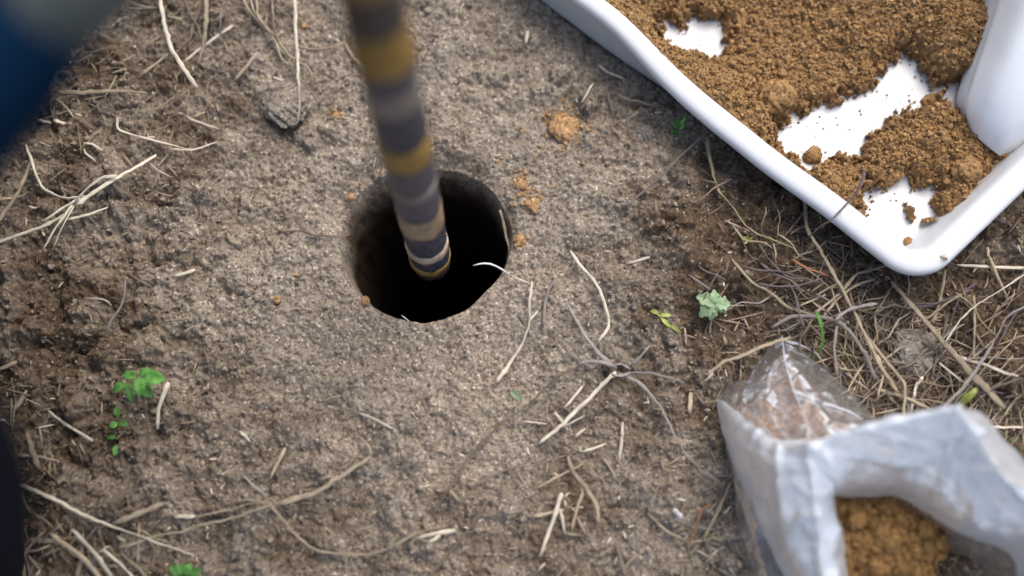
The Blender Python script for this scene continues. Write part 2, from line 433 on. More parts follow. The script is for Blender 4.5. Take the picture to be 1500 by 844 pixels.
# lumpy single clods (icosphere pushed about by noise)
def clod_mesh(name, c, r, flat=.6, sub=4, seed=0, amp=.3):
    import bmesh
    bm = bmesh.new(); bmesh.ops.create_icosphere(bm, subdivisions=sub, radius=1)
    co = np.array([v.co[:] for v in bm.verts])
    n1 = fbm(co[:, 0] + seed + co[:, 2] * .7, co[:, 1] - co[:, 2] * .6 + seed, 1.1, seed, 5)
    n2 = worley(co[:, 0] + co[:, 2] * .8 + seed, co[:, 1] + seed - co[:, 2] * .5, 4.5, seed + 3)
    co = co * (1 + (n1[:, None] - .5) * 3.0 * amp + (n2[:, None] - .3) * amp * .9 + (worley(co[:, 0] + co[:, 2] + seed, co[:, 1] - co[:, 2], 12, seed)[:, None] - .3) * amp * .45 + (vnoise(co[:, 0] * 1.1 + co[:, 2], co[:, 1] + co[:, 2] * .5, 22, 3)[:, None] - .5) * .06)
    co = co * r * np.array([1, 1, flat]) + np.array(c)
    for v, p in zip(bm.verts, co): v.co = p
    me = bpy.data.meshes.new(name); bm.to_mesh(me); bm.free()
    me.polygons.foreach_set('use_smooth', [True] * len(me.polygons))
    return me
def ground_pt(x, y, lift=0.0):
    p = U(x, y); 
    for _ in range(2): p = U(x, y, float(ground_height(p[0], p[1])) )
    p[2] += lift; return p
def G(x, y, lift=0.0):
    """ground point seen at (x, y), arrays"""
    p = U(x, y)
    for _ in range(2): p = U(x, y, ground_height(p[..., 0], p[..., 1]))
    p = np.array(p); p[..., 2] += lift; return p

CL = [('grey_clod', 'rounded grey brown clod in the straw tangle below the tray corner', 1340, 518, 33, M_CLODG, .42),
      ('grey_clod', 'pale grey lump of soil by the green sprout at the tray', 945, 197, 19, M_CLODG, .5),
      ('grey_clod', 'large grey clod beside the tip of the long cream stalk', 418, 152, 30, M_CRUMB, .34),
      ('ochre_clod', 'biggest ochre lump on bare soil right of the pole', 829, 186, 20, M_SUBL, .32),
      ('ochre_clod', 'bright orange crumb pair right of the hole', 780, 302, 11, M_SUBL, .7),
      ('ochre_clod', 'yellowish crumb just above the bright orange pair', 764, 272, 9, M_SUBL, .7),
      ('ochre_clod', 'small ochre crumb on the right rim of the hole', 762, 352, 8, M_SUBL, .6),
      ('ochre_clod', 'orange crumb on the left rim of the hole', 514, 290, 5, M_SUBL, .7),
      ('ochre_clod', 'lone orange crumb on bare soil left of the hole', 406, 439, 6, M_SUBL, .7),
      ('ochre_clod', 'orange crumb at the lower left rim of the hole', 535, 441, 6, M_SUBL, .7),
      ('ochre_clod', 'small orange flake between the pale stalk and the pole', 444, 38, 5, M_SUBL, .4),
      ('ochre_clod', 'ochre smear of crumbs beside the stalk tip and pole', 492, 170, 6, M_SUBL, .3)]
for k, (nm, lb, x, y, r, mt, fl) in enumerate(CL):
    rr = r * .00051; p = ground_pt(x, y, rr * .12)
    link(nm, clod_mesh(nm, p, rr, fl, 5 if r > 12 else 4, k * 3 + 1), mt, label=lb, cat='clod')
pts = []
for cx, cy, sp_, nn in ((829, 186, 34, 150), (803, 168, 12, 14), (773, 285, 22, 60), (765, 262, 12, 25), (760, 352, 10, 22), (732, 237, 6, 4), (780, 237, 6, 5), (764, 190, 5, 4), (514, 288, 8, 6), (535, 441, 8, 8), (811, 274, 5, 3), (798, 290, 5, 3), (820, 222, 5, 3),
                         (492, 170, 12, 14), (444, 38, 6, 5), (406, 439, 5, 3), (435, 403, 4, 3), (570, 455, 8, 8), (600, 160, 10, 5), (520, 275, 14, 4), (1125, 350, 20, 5)):
    for _ in range(nn): pts.append((rng.normal(cx, sp_ * .5), rng.normal(cy, sp_ * .5)))
pts = np.array(pts); g = G(pts[:, 0], pts[:, 1]); r = rng.uniform(.0007, .0018, len(g))
keep = np.hypot(g[:, 0] - HC[0], g[:, 1] - HC[1]) > HR * 1.03
g, r = g[keep], r[keep]; g[:, 2] += r * .5
link('ochre_crumbs', crumbs('ochre_crumbs', g, r, M_SUBL), M_SUBL, label='orange subsoil crumbs spilled around the hole', cat='soil crumbs', kind='stuff')

# ------------------------------------------------------------------ strands: straw, stalks, roots
def strand_mesh(name, P, w0, w1, flat=.34, jag=.17, seg=None, tip=.6, seed=None):
    """tapered, slightly flattened hexagonal stalk along world points P; widths in metres"""
    P = np.asarray(P, float)
    L = np.sum(np.linalg.norm(np.diff(P, axis=0), axis=1))
    n = seg or int(np.clip(L / .0035, 5, 90))
    C = catmull(P, n)
    C[1:-1] += rng.normal(0, .06, (n - 2, 3)) * w0
    T = np.gradient(C, axis=0); T /= np.linalg.norm(T, axis=1)[:, None] + 1e-9
    B = np.cross(T, [0, 0, 1]); B /= np.linalg.norm(B, axis=1)[:, None] + 1e-9
    N = np.cross(B, T)
    w0 *= .86; w1 *= .86
    t = np.linspace(0, 1, n)
    w = (w0 + (w1 - w0) * t) * .5
    w = w * (1 + jag * (rng.random(n) * 2 - 1)) * (1 + .35 * (rng.random(n) < .05))
    w[0] *= tip; w[-1] *= tip
    tw = np.cumsum(rng.normal(0, .12, n)) + rng.uniform(-.4, .4)
    K = 6; a = np.arange(K) * 2 * np.pi / K
    ca = np.cos(a)[None] * w[:, None]; sa = np.sin(a)[None] * w[:, None] * flat
    u = ca * np.cos(tw)[:, None] - sa * np.sin(tw)[:, None]; v = ca * np.sin(tw)[:, None] + sa * np.cos(tw)[:, None]
    V = C[:, None] + B[:, None] * u[..., None] + N[:, None] * v[..., None]
    V = V.reshape(-1, 3)
    i = np.arange(n - 1)[:, None] * K; j = np.arange(K)[None]; j2 = (j + 1) % K
    F = np.stack([i + j, i + K + j, i + K + j2, i + j2], -1).reshape(-1, 4).tolist()
    F += [list(range(K)), list(range((n - 1) * K, n * K))[::-1]]
    me = bpy.data.meshes.new(name); me.from_pydata(V.tolist(), [], F)
    uv = me.uv_layers.new(name='UVMap')
    vi = np.empty(len(me.loops), np.int32); me.loops.foreach_get('vertex_index', vi)
    off = rng.uniform(0, 50)
    uvs = np.stack([(vi % K) / K, (vi // K) / n * L * 60 + off], -1).astype(np.float32)
    uv.data.foreach_set('uv', uvs.ravel())
    me.polygons.foreach_set('use_smooth', [True] * len(me.polygons)); me.update()
    return me

PX = .00051
def lay(pts, w, lift=0.0, sag=True):
    """photo positions laid along the ground: follows the broad relief, never dips under it"""
    pts = np.array(pts, float); m = max(len(pts) * 4, 10)
    q = catmull(pts, m)
    uq = np.linspace(0, len(pts) - 1, m); lin = np.stack([np.interp(uq, np.arange(len(pts)), pts[:, k_]) for k_ in (0, 1)], -1)
    q = q * .45 + lin * .55
    if len(pts) > 2:
        step = rng.normal(0, 1.0, (m, 2)); step[0] = step[-1] = 0
        q = q + step * (.30 if len(pts) > 4 else .12)
    g = G(q[:, 0], q[:, 1])
    h = g[:, 2]
    k = 5; hp = np.pad(h, k, mode='edge')
    hm = np.max(np.stack([hp[i:i + m] for i in range(2 * k + 1)]), 0)
    hs = np.convolve(np.pad(hm, 3, mode='edge'), np.ones(7) / 7, 'valid')
    kk = 9 if m > 24 else 5
    z = np.convolve(np.pad(hs, kk // 2, mode='edge'), np.ones(kk) / kk, 'valid') + w * PX * .30 + lift + .0013
    if len(pts) <= 3: z = .35 * z + .65 * np.maximum(np.polyval(np.polyfit(np.arange(m), z, 2), np.arange(m)), z - .001)
    return unproject(q[:, 0], q[:, 1], z)
def put_strand(name, label, mat, parts, group=None, cat='straw', partname='stem', lift=0.0):
    if len(parts) == 1:
        pts, w0, w1 = parts[0]
        P = lay(pts, w0, lift); o = P[0].copy()
        me = strand_mesh(name, P, w0 * PX, w1 * PX); me.transform(Matrix.Translation(-Vector(o)))
        ob = link(name, me, mat, label=label, cat=cat, group=group); ob.location = o
        return ob
    P0 = lay(parts[0][0], parts[0][1], lift)
    e = empty(name, P0[0], label, cat, group)
    for k, (pts, w0, w1) in enumerate(parts):
        P = P0 if k == 0 else lay(pts, w0, lift + .0006 * k)
        child(partname, strand_mesh(partname, P, w0 * PX, w1 * PX), mat, e)
    return e

S_, PA, RO, GR, PL, OL, WR, RU = M_STRAW, M_PALE, M_ROOT, M_GREY, M_PLUM, M_OLIVE, M_WROOT, M_RUST
# (name, category, label, material, [(points in the photograph, start width, end width in its pixels)...], lift)
STR = [
 ('straw_stalk','straw','pale stalk bent halfway, nearest the dark sleeve at the top edge',PA,[([(232,-20),(237,15),(243,45),(251,72),(268,100),(289,129)],7,9)],.004),
 ('straw_leaf','straw','flat tapering straw blade hanging from the top edge beside the bent stalk',S_,[([(302,-15),(303,20),(301,45),(297,70),(290,94)],10,5)],.003),
 ('straw_stalk','straw','straight pale straw slanting behind the tapering blade',PA,[([(270,90),(300,66),(341,37)],4,6)],.002),
 ('straw_stalk','straw','brown straw running up to the bent pale stalk',S_,[([(206,110),(228,94),(246,79)],6,5)],.001),
 ('straw_stalk','straw','long thin straw lying behind the forearm above the thick horizontal one',RO,[([(110,92),(140,76),(168,67)],4,3)],.001),
 ('straw_stalk','straw','thick straight horizontal straw right of the dark sleeve',S_,[([(82,135),(120,136),(160,133),(215,136)],8,8)],.004),
 ('straw_stalk','straw','short brown straw below and right of the thick horizontal one',S_,[([(212,166),(236,156),(257,140)],5,4)],.001),
 ('straw_stalk','straw','thin straw with a hooked left end and a curled brown tail',PA,[([(172,172),(173,189),(190,196),(215,203),(270,217)],5,4),([(248,219),(285,219),(318,208)],4,3)],.002),
 ('branched_straw','straw','pale branched straw tuft fanning out at the left edge',PA,[([(229,227),(196,247),(168,262),(140,281),(112,300)],7,9),([(170,258),(150,260),(128,276),(110,295)],7,4),([(38,212),(52,255),(64,278),(95,291),(125,287)],5,6),([(118,290),(88,307),(62,325)],5,3),([(104,308),(70,329),(-10,358)],6,5),([(106,300),(82,333),(62,367)],6,3),([(108,302),(90,335),(77,367)],4,2)],.005),
 ('straw_stalk','straw','short pale straw pointing right from under the branched tuft',PA,[([(97,322),(130,314),(158,304)],6,4)],.003),
 ('straw_stalk','straw','stubby straw above the upper end of the branched tuft',S_,[([(178,224),(186,234),(194,245)],6,5)],.001),
 ('straw_stalk','straw','long straw leaning down to the left edge beside the sleeve',S_,[([(44,238),(28,280),(-8,332)],6,7)],.003),
 ('straw_stalk','straw','short straw lying flat at the left edge left of the tuft',S_,[([(-8,293),(20,290),(38,284)],6,5)],.001),
 ('straw_stalk','straw','thin kinked straw just below the thick horizontal one',PA,[([(80,143),(95,155),(108,172)],3,4)],.001),
 ('straw_stalk','straw','little straw close to the sleeve edge',PA,[([(54,175),(75,180)],5,4)],.001),
 ('straw_stalk','straw','little straw right beside the one at the sleeve edge',PA,[([(78,176),(99,182)],5,5)],.001),
 ('straw_stalk','straw','thin curved straw between the hooked straw and the branched tuft',PA,[([(122,210),(135,211),(150,221)],4,4)],.001),
 ('straw_stalk','straw','flat brown straw lying alone left of the large grey clod',S_,[([(374,81),(360,100),(343,119)],6,5)],.001),
 ('straw_stalk','straw','long cream stalk with a hooked lower end at the top edge',M_PALE,[([(431,-15),(434,60),(437,110),(439,150),(437,176),(431,183),(421,184)],6,5)],.007),
 ('grass_root','root','tangle of thin tan roots coming down from the top edge beside the cream stalk',S_,[([(352,-10),(365,15),(385,38),(402,58),(414,75),(424,85),(428,100),(431,112)],6,4),([(375,-10),(378,25),(394,42),(404,55)],5,4),([(398,-10),(400,30),(405,55),(415,65),(440,68),(455,73),(485,70),(507,63)],5,4),([(408,60),(420,78),(436,90),(452,100),(460,120)],5,4),([(392,20),(388,35),(398,52)],4,3),([(365,-10),(372,18),(378,22),(392,45)],4,4),([(405,64),(412,85),(424,95)],4,3)],.003),
 ('grass_root','root','thin brown root curling round the right side of the large grey clod',RO,[([(424,100),(438,115),(450,127),(461,140),(465,150),(478,144),(492,138)],4,3),([(430,95),(432,108),(440,112)],3,3)],.004),
 ('grass_root','root','wavy brown root between the bent stalk and the tapering blade',RO,[([(268,-10),(276,15),(284,30),(290,40)],5,3),([(294,-10),(290,22),(281,38),(278,60),(266,70),(256,82)],5,3),([(283,40),(280,55),(270,64),(262,68)],4,2)],.002),
 ('straw_stalk','straw','short pale straw end resting on top of the large grey clod',PA,[([(400,113),(413,119)],6,6)],.012),
 ('dark_stalk','stem','thin grey purple stem at the top edge disappearing behind the pole',PL,[([(470,-10),(490,22),(505,38),(522,58),(545,90)],4,4)],.003),
 ('dry_leaf_strip','leaf','flat tan leaf strip next to the pole at the top',S_,[([(506,64),(515,80),(531,96)],5,8)],.001),
 ('grass_root','root','thin root curling down right of the wavy brown root',RO,[([(372,60),(345,70),(334,84),(328,112)],3,2)],.001),
 ('straw_stalk','straw','two small splinters above the hooked straw',S_,[([(283,172),(301,164)],6,4),([(276,160),(274,172)],2,2)],.001),
 ('straw_stalk','straw','faint thin straws at the top edge left of the bent stalk',S_,[([(180,12),(205,13),(232,11)],4,3),([(185,0),(205,8),(225,12)],3,3)],.001),
 ('straw_stalk','straw','short straw crossing behind the bent stalk near the top',S_,[([(245,24),(258,27),(268,30)],5,5)],.001),
 ('grey_root','root','bent grey root standing over the dark pit left of the hole',GR,[([(184,409),(182,437),(175,453),(165,466),(159,478),(157,487)],4,4)],.006),
 ('grey_root','root','forked thin root just left of the dark pit',GR,[([(126,437),(145,437),(157,441),(163,448)],3,4),([(125,447),(148,443)],3,3)],.003),
 ('grass_root','root','thin brown root right above the dark pit',RO,[([(190,402),(205,411),(222,420)],3,4)],.001),
 ('straw_stalk','straw','pale stub in the dark cracks left of the hole',PA,[([(254,404),(270,401),(286,395)],6,7)],.002),
 ('straw_stalk','straw','thin flat straw right of the dark pit',S_,[([(247,471),(265,468),(282,466)],4,3)],.001),
 ('straw_stalk','straw','tiny straw splinter below the thin flat one right of the pit',S_,[([(268,487),(276,483),(285,477)],3,3)],.001),
 ('straw_stalk','straw','straw stub at the left edge level with the clover leaves',S_,[([(-5,543),(10,537),(25,530)],7,6)],.001),
 ('straw_stalk','straw','pale straw slanting at the lower left, left of the seedling',PA,[([(70,602),(92,619),(136,646)],4,6)],.002),
 ('straw_stalk','straw','short thick brown straw crossing a thin one at the lower left',S_,[([(39,632),(46,655),(58,686)],8,10)],.003),
 ('straw_stalk','straw','thin level straw under the short thick brown one',S_,[([(25,667),(50,668),(84,675)],5,4)],.001),
 ('straw_stalk','straw','upright straw near the left edge above the thick brown one',S_,[([(17,583),(17,605),(19,636)],5,5)],.001),
 ('straw_stalk','straw','pointed straw leaning against the upright one at the left edge',S_,[([(22,600),(30,588),(39,572)],8,5)],.002),
 ('straw_stalk','straw','little pale stub on the left edge by the upright straw',PA,[([(-5,615),(9,615)],6,5)],.001),
 ('straw_stalk','straw','curved pale straw right beside the clover seedling',PA,[([(247,560),(239,578),(232,603),(231,629)],9,7)],.003),
 ('straw_stalk','straw','long grey stalk running across the lower left corner',M_PALE,[([(14,704),(60,722),(130,757),(210,787),(286,814)],7,7)],.005),
 ('straw_stalk','straw','thick straw crossing under the long grey stalk',S_,[([(165,767),(205,752),(240,738)],8,9)],.001),
 ('straw_stalk','straw','thin brown straw between the seedling and the bent pale root',S_,[([(262,621),(285,618)],4,4)],.001),
 ('straw_stalk','straw','short level straw right of the seedling stem',S_,[([(257,655),(283,656)],4,4)],.001),
 ('grass_root','root','short curved root tip right of the seedling base',RO,[([(243,655),(236,668),(230,683)],3,4)],.001),
 ('straw_stalk','straw','outermost of the straws fanning at the bottom left',S_,[([(74,783),(115,812),(150,850)],8,8)],.004),
 ('straw_stalk','straw','second straw of the bottom left fan, longest and palest',PA,[([(105,776),(140,812),(170,855)],7,8)],.006),
 ('straw_stalk','straw','level thick straw at the head of the bottom left fan',S_,[([(40,790),(70,793),(92,797)],9,7)],.002),
 ('straw_stalk','straw','thin curled straw left in the bottom left fan',S_,[([(64,780),(45,800),(36,820),(36,850)],4,5)],.003),
 ('straw_stalk','straw','thin straw right of the bottom left fan crossing the soil',PA,[([(150,805),(175,825),(200,850)],4,4)],.003),
 ('straw_stalk','straw','upright brown straw in the bottom left fan',RO,[([(121,800),(118,825),(112,850)],8,8)],.001),
 ('straw_stalk','straw','pale short straw above the bright green sprout at the bottom',S_,[([(185,818),(205,835),(218,850)],5,5)],.002),
 ('straw_stalk','straw','thin vertical straw just below the long grey stalk',S_,[([(204,768),(203,800),(201,828)],3,3)],.002),
 ('grass_root','root','wavy pale roots stretching left from the thick root joint',S_,[([(180,803),(215,790),(238,783),(268,779),(290,770),(330,762),(365,751),(397,740)],4,4),([(285,758),(310,752),(340,746),(365,738),(396,737)],3,3),([(325,740),(345,733),(370,733),(395,737)],2,3)],.003),
 ('straw_stalk','straw','pale flat stub at the left end of the wavy roots',PA,[([(256,757),(286,756)],8,6)],.002),
 ('grass_root','root','long thin root sagging in a shallow curve at the bottom centre',S_,[([(396,740),(410,756),(428,778),(440,790),(455,802),(480,811),(545,812),(570,802),(615,780),(650,772)],5,4)],.003),
 ('thick_root','root','thick pale brown root rising to a hooked fork left of the bottom centre',S_,[([(409,738),(440,729),(470,718),(500,698),(530,678),(544,668)],10,6),([(544,668),(540,655),(526,640)],6,4),([(497,689),(515,676),(526,660)],4,3),([(543,672),(547,686)],4,2)],.004),
 ('straw_stalk','straw','short brown straw standing left above the thick root',S_,[([(418,656),(407,680),(395,702)],7,5)],.002),
 ('grass_root','root','short pale grey root tip above the wavy roots',GR,[([(354,695),(370,710),(384,722),(393,730)],4,3)],.002),
 ('straw_stalk','straw','tiny pale splinter alone on bare soil above the root joint',PA,[([(352,633),(359,639),(366,646)],4,4)],.001),
 ('straw_stalk','straw','thin cream straw lying alone below the hole',PA,[([(523,604),(548,614),(575,628)],4,5)],.002),
 ('grass_root','root','thin root loop on bare soil right of the thin cream straw',S_,[([(631,594),(628,608),(613,619),(604,616),(595,605)],2.5,2.5)],.002),
 ('straw_stalk','straw','faint short straw above left of the thin cream straw',S_,[([(471,589),(485,583),(500,580)],4,4)],.001),
 ('straw_leaf','straw','shredded flat straw pieces at the bottom centre right of the sagging root',PA,[([(610,788),(640,781),(667,777)],4,9),([(628,795),(645,784)],5,7)],.002),
 ('thin_stalk','stem','thin brown stem slanting to the bottom edge at the centre',RO,[([(718,728),(700,757),(675,790),(650,820),(622,855)],5,4)],.003),
 ('long_root','root','long thin root arching from the grey root joint down to the bottom centre',RO,[([(858,530),(835,543),(815,553),(800,568),(775,592),(765,600),(737,618),(705,650),(680,680),(665,705),(648,730),(632,757)],5,4)],.003),
 ('thin_stalk','stem','thin wavy stem right of the long arching root',RO,[([(686,716),(715,700),(745,687),(790,680),(832,666)],3,3)],.001),
 ('straw_stalk','straw','small straw just right of the lower end of the long arching root',S_,[([(657,717),(665,725),(673,735)],5,4)],.001),
 ('straw_leaf','straw','curved pale straw blade below right of the hole',PA,[([(728,560),(745,535),(765,503),(776,470),(776,440),(779,412)],8,4),([(776,470),(787,456)],4,3)],.004),
 ('straw_leaf','straw','flat greenish grey blade tip right of the curved pale blade',M_GREY,[([(796,480),(798,445),(803,425),(814,408)],5,5)],.001),
 ('straw_leaf','straw','kinked pale leaf straw right of the hole',PA,[([(835,367),(848,387),(868,408),(880,428),(889,455),(892,477),(886,488),(876,502)],6,5)],.004),
 ('grey_root','root','grey star shaped root joint with long branches below the kinked straw',GR,[([(830,443),(845,470),(860,495),(880,522),(903,540)],5,9),([(905,546),(935,560),(955,580),(972,603),(985,630),(1003,663),(1030,692),(1058,708)],6,5),([(920,546),(950,546),(975,552),(1003,561)],5,4),([(903,538),(885,531),(865,528),(846,534)],9,5),([(922,538),(940,520),(952,506)],5,3),([(898,535),(910,533),(924,541)],4,4),([(896,548),(910,551),(924,546)],4,4)],.004),
 ('straw_stalk','straw','straight pale straw running down left from the star shaped root',PA,[([(902,545),(870,577),(830,616),(789,651)],8,6)],.005),
 ('straw_stalk','straw','bent thick straw in the crossing heap at the lower centre',S_,[([(832,668),(838,690),(858,713),(874,740),(877,770)],7,8)],.005),
 ('straw_stalk','straw','thin straw passing under the bent thick one at the lower centre',S_,[([(784,716),(815,699),(853,680)],5,6)],.003),
 ('straw_stalk','straw','long straw leaning down left below the crossing heap',PA,[([(823,722),(812,757),(791,815)],8,6)],.003),
 ('straw_stalk','straw','medium straw hanging from the bend of the thick one',S_,[([(854,720),(844,750),(838,778)],6,7)],.003),
 ('straw_stalk','straw','level frayed straw left of the crossing heap',S_,[([(780,757),(800,753),(826,747)],6,7)],.001),
 ('straw_stalk','straw','pointed straw flake between the two leaning straws',PA,[([(820,745),(824,762),(827,780)],6,5)],.002),
 ('straw_stalk','straw','slim straw pointing down right of the medium one',S_,[([(845,756),(852,770),(858,783)],5,5)],.001),
 ('straw_seed','straw','spindle shaped pale straw standing alone above the heap gap',PA,[([(912,618),(911,640)],3,8),([(911,640),(908,675)],8,3)],.002),
 ('straw_chunk','straw','fat short cream straw chunk near the bag',M_WROOT,[([(986,746),(999,759)],10,11)],.003),
 ('straw_stalk','straw','thin brown straw leaning on the bag left side',S_,[([(1070,708),(1052,748),(1030,790)],5,6)],.004),
 ('straw_stalk','straw','thin straw reaching the knot of roots beside the bag',S_,[([(948,752),(975,777),(1008,795)],4,5)],.003),
 ('rusty_stalk','stem','rusty red brown stem in the knot beside the bag',RU,[([(1042,738),(1026,750),(1020,775),(1010,795)],4,3)],.004),
 ('straw_stalk','straw','straw crossing at the foot of the leaning one beside the bag',S_,[([(990,797),(1020,793),(1040,790)],4,4),([(1028,792),(1015,810),(1010,816)],6,5)],.002),
 ('thin_stalk','stem','brown upright stem at the bottom edge left of the bag',RO,[([(902,795),(908,815),(918,850)],6,8)],.003),
 ('straw_stalk','straw','small straw beside the brown upright stem at the bottom edge',S_,[([(897,803),(885,810),(877,816)],5,6)],.001),
 ('straw_stalk','straw','straw meeting the brown upright stem from the right',S_,[([(935,812),(920,825),(905,850)],4,5)],.001),
 ('grass_root','root','thin brown root on the left rim of the hole',RO,[([(412,341),(440,337),(455,343),(470,346),(500,347),(513,342)],3,4)],.001),
 ('straw_stalk','straw','pale curled straw under the tray upper edge',PA,[([(877,95),(888,105),(902,110),(916,117)],4,4)],.002),
 ('straw_stalk','straw','short straw left of the curled one below the tray edge',PA,[([(869,122),(861,135),(852,150)],5,3)],.001),
 ('straw_stalk','straw','thin wavy straw right of the short upright one below the tray edge',S_,[([(905,138),(918,146),(938,149),(962,158)],5,4)],.001),
 ('straw_stalk','straw','short upright straw below the tray upper edge',S_,[([(889,133),(893,150),(899,167)],4,5)],.001),
 ('straw_stalk','straw','flat pinkish straw chip on pale soil left of the tray',PA,[([(773,45),(770,64)],7,7)],.001),
 ('straw_stalk','straw','straw sticking in from the top edge near the tray',S_,[([(776,-8),(772,8),(767,20)],4,5)],.001),
 ('straw_stalk','straw','thin brown straws half hidden by the tray upper edge',RO,[([(853,55),(856,75),(855,92)],4,4),([(885,75),(870,84),(858,92)],3,4)],.001),
 ('dark_stalk','stem','long thin purple brown stem slanting up to the tray edge',PL,[([(918,302),(960,266),(1000,226),(1040,190)],3,5)],.003),
 ('olive_root','root','curved olive root hanging below the tray edge',OL,[([(1036,200),(1042,245),(1055,282),(1075,305),(1090,328),(1110,343),(1135,352),(1162,364)],8,4)],.005),
 ('thin_stalk','stem','short stub crossing the olive root',S_,[([(1062,323),(1080,331),(1098,339)],6,4)],.002),
 ('dry_stalk','straw','long tan stalk running from the tray rim down to the straw tangle',S_,[([(1178,290),(1182,335),(1200,365),(1222,402),(1245,445),(1265,485),(1290,535),(1316,575)],6,7)],.011),
 ('thick_root','root','thick bent grey root looping at the top of the plastic bag',GR,[([(1130,480),(1160,464),(1200,464),(1232,474),(1252,495),(1268,520),(1282,556)],6,7),([(1226,478),(1222,510),(1227,552)],7,6),([(1222,470),(1245,452),(1285,445)],6,5)],.007),
 ('thin_root','root','thin tan root curving from the pale green leaf to the thick bent root',S_,[([(1072,380),(1100,412),(1130,430),(1155,450),(1180,458),(1210,464)],5,6)],.004),
 ('dark_stalk','stem','thin purple stem crossing level below the olive root',PL,[([(1083,388),(1110,396),(1140,397),(1185,410)],4,3)],.005),
 ('dark_stalk','stem','thin violet stem curving level just under the other purple one',PL,[([(1108,415),(1140,420),(1170,418),(1205,408)],3,3)],.006),
 ('dark_stalk','stem','dark violet stem slanting down to the grass blade by the bag',PL,[([(1107,350),(1125,378),(1150,405),(1165,432),(1172,460),(1178,480)],4,5)],.004),
 ('broad_stalk','straw','broadest brown stalk lying slanted right of the grey clod',S_,[([(1305,412),(1340,452),(1385,505),(1425,550),(1472,598)],7,14)],.009),
 ('straw_stalk','straw','thin cream straw forking up right off the broad stalk',PA,[([(1384,503),(1405,470),(1430,447),(1455,432),(1510,396)],3,4)],.010),
 ('straw_stalk','straw','cream straw pointing right under the broad stalk',PA,[([(1390,519),(1420,528),(1445,535),(1470,546),(1492,551)],7,4)],.005),
 ('straw_stalk','straw','grey stalk crossing the broad one and ending at the bag mouth',GR,[([(1510,445),(1475,465),(1460,492),(1440,528),(1415,563),(1378,602)],6,9)],.013),
 ('straw_stalk','straw','level straw at the right edge under the tray corner',PA,[([(1402,388),(1450,391),(1515,393)],5,6)],.003),
 ('straw_leaf','straw','double leaf straw standing point down at the right edge',S_,[([(1446,362),(1452,390),(1476,440)],6,5),([(1449,375),(1463,410),(1477,437)],5,4)],.006),
 ('straw_stalk','straw','thin upright straw right of the broad stalk',S_,[([(1427,433),(1428,470),(1426,532)],5,5)],.002),
 ('straw_stalk','straw','straw leaning left under the tray corner above the clod',S_,[([(1385,395),(1378,435),(1366,475)],5,6)],.003),
 ('straw_stalk','straw','straw meeting the long tan stalk from the tray corner',S_,[([(1300,388),(1255,402),(1232,428),(1190,462)],7,6)],.006),
 ('straw_stalk','straw','straw parallel below the one from the tray corner',S_,[([(1282,408),(1250,420),(1225,440),(1205,465)],6,5)],.004),
 ('straw_stalk','straw','twin thin straws folding down below the end of the long tan stalk',S_,[([(1272,495),(1295,525),(1325,562),(1324,612)],5,6),([(1285,520),(1294,545),(1286,585)],5,4)],.008),
 ('straw_stalk','straw','kinked pale stub left of the bag mouth near the clod',PA,[([(1352,552),(1342,565),(1334,605)],6,5)],.003),
 ('straw_stalk','straw','straw lying level under the grey clod',S_,[([(1282,570),(1320,580),(1362,600)],6,6)],.003),
 ('thin_root','root','thin wiry pale root right of the clod',PA,[([(1376,532),(1405,555),(1425,568),(1445,592)],4,2)],.005),
 ('straw_stalk','straw','pale level straw at the right edge behind the bag mouth',PA,[([(1433,624),(1465,626),(1515,626)],5,5)],.002),
 ('twig','twig','grey tan twig pressed across the top corner of the bag',S_,[([(1036,549),(1060,530),(1085,522),(1115,508),(1158,494)],5,7),([(1045,548),(1030,560)],4,2)],.012),
 ('grass_root','root','thin pale root hanging at the left edge of the bag',RO,[([(1018,574),(1030,590),(1050,588),(1058,578)],3,2),([(1048,525),(1052,548),(1060,570)],3,3)],.002),
 ('thin_stalk','stem','small grey stick left above the pale green leaf',GR,[([(1008,402),(1022,412),(1040,424)],4,5)],.002),
 ('straw_stalk','straw','pale splinter left of the grey stick near the tray',PA,[([(918,386),(935,382),(952,377)],4,6)],.001),
 ('straw_stalk','straw','thick tan straw right of the splinter, under the left of the green leaf',S_,[([(1005,505),(1003,480)],4,5)],.001),
 ('straw_stalk','straw','vertical tan straw stub left of the bag corner',S_,[([(1012,575),(1010,605)],8,8)],.001),
 ('straw_stalk','straw','thin straw below the pale green leaf',S_,[([(1063,505),(1060,490)],9,5)],.001),
 ('straw_stalk','straw','thin straw left of the star shaped root',PA,[([(826,598),(845,577),(855,563)],4,5)],.001),
 ('straw_stalk','straw','tiny cream straw by the mint green leaf fragment',PA,[([(765,617),(785,619),(800,621)],3,4)],.001),
 ('straw_stalk','straw','crossed cream splinters left of the straight pale straw',PA,[([(812,604),(832,630)],6,4),([(820,628),(855,610)],4,3)],.001),
 ('straw_stalk','straw','frayed cream straw bits in the middle right of the wavy stem',PA,[([(852,662),(870,657),(888,650)],6,3),([(843,640),(857,628)],6,5)],.002),
 ('straw_stalk','straw','slim straw right of the frayed bits slanting down',S_,[([(885,672),(895,688),(905,705)],4,5)],.001),
 ('rusty_stalk','stem','reddish brown dry stem in the tangle under the tray',RU,[([(1160,380),(1180,392),(1215,405)],6,4)],.004),
 ('dark_stalk','stem','dark curved stem bundle under the tray corner',PL,[([(1322,452),(1360,448),(1400,435),(1430,415)],6,4),([(1330,446),(1372,444),(1425,424)],4,3)],.003),
]
for nm, ct, lb, mt, parts, lf in STR:
    put_strand(nm, lb, mt, parts, None, ct, 'branch' if len(parts) > 1 else 'stem', lf)

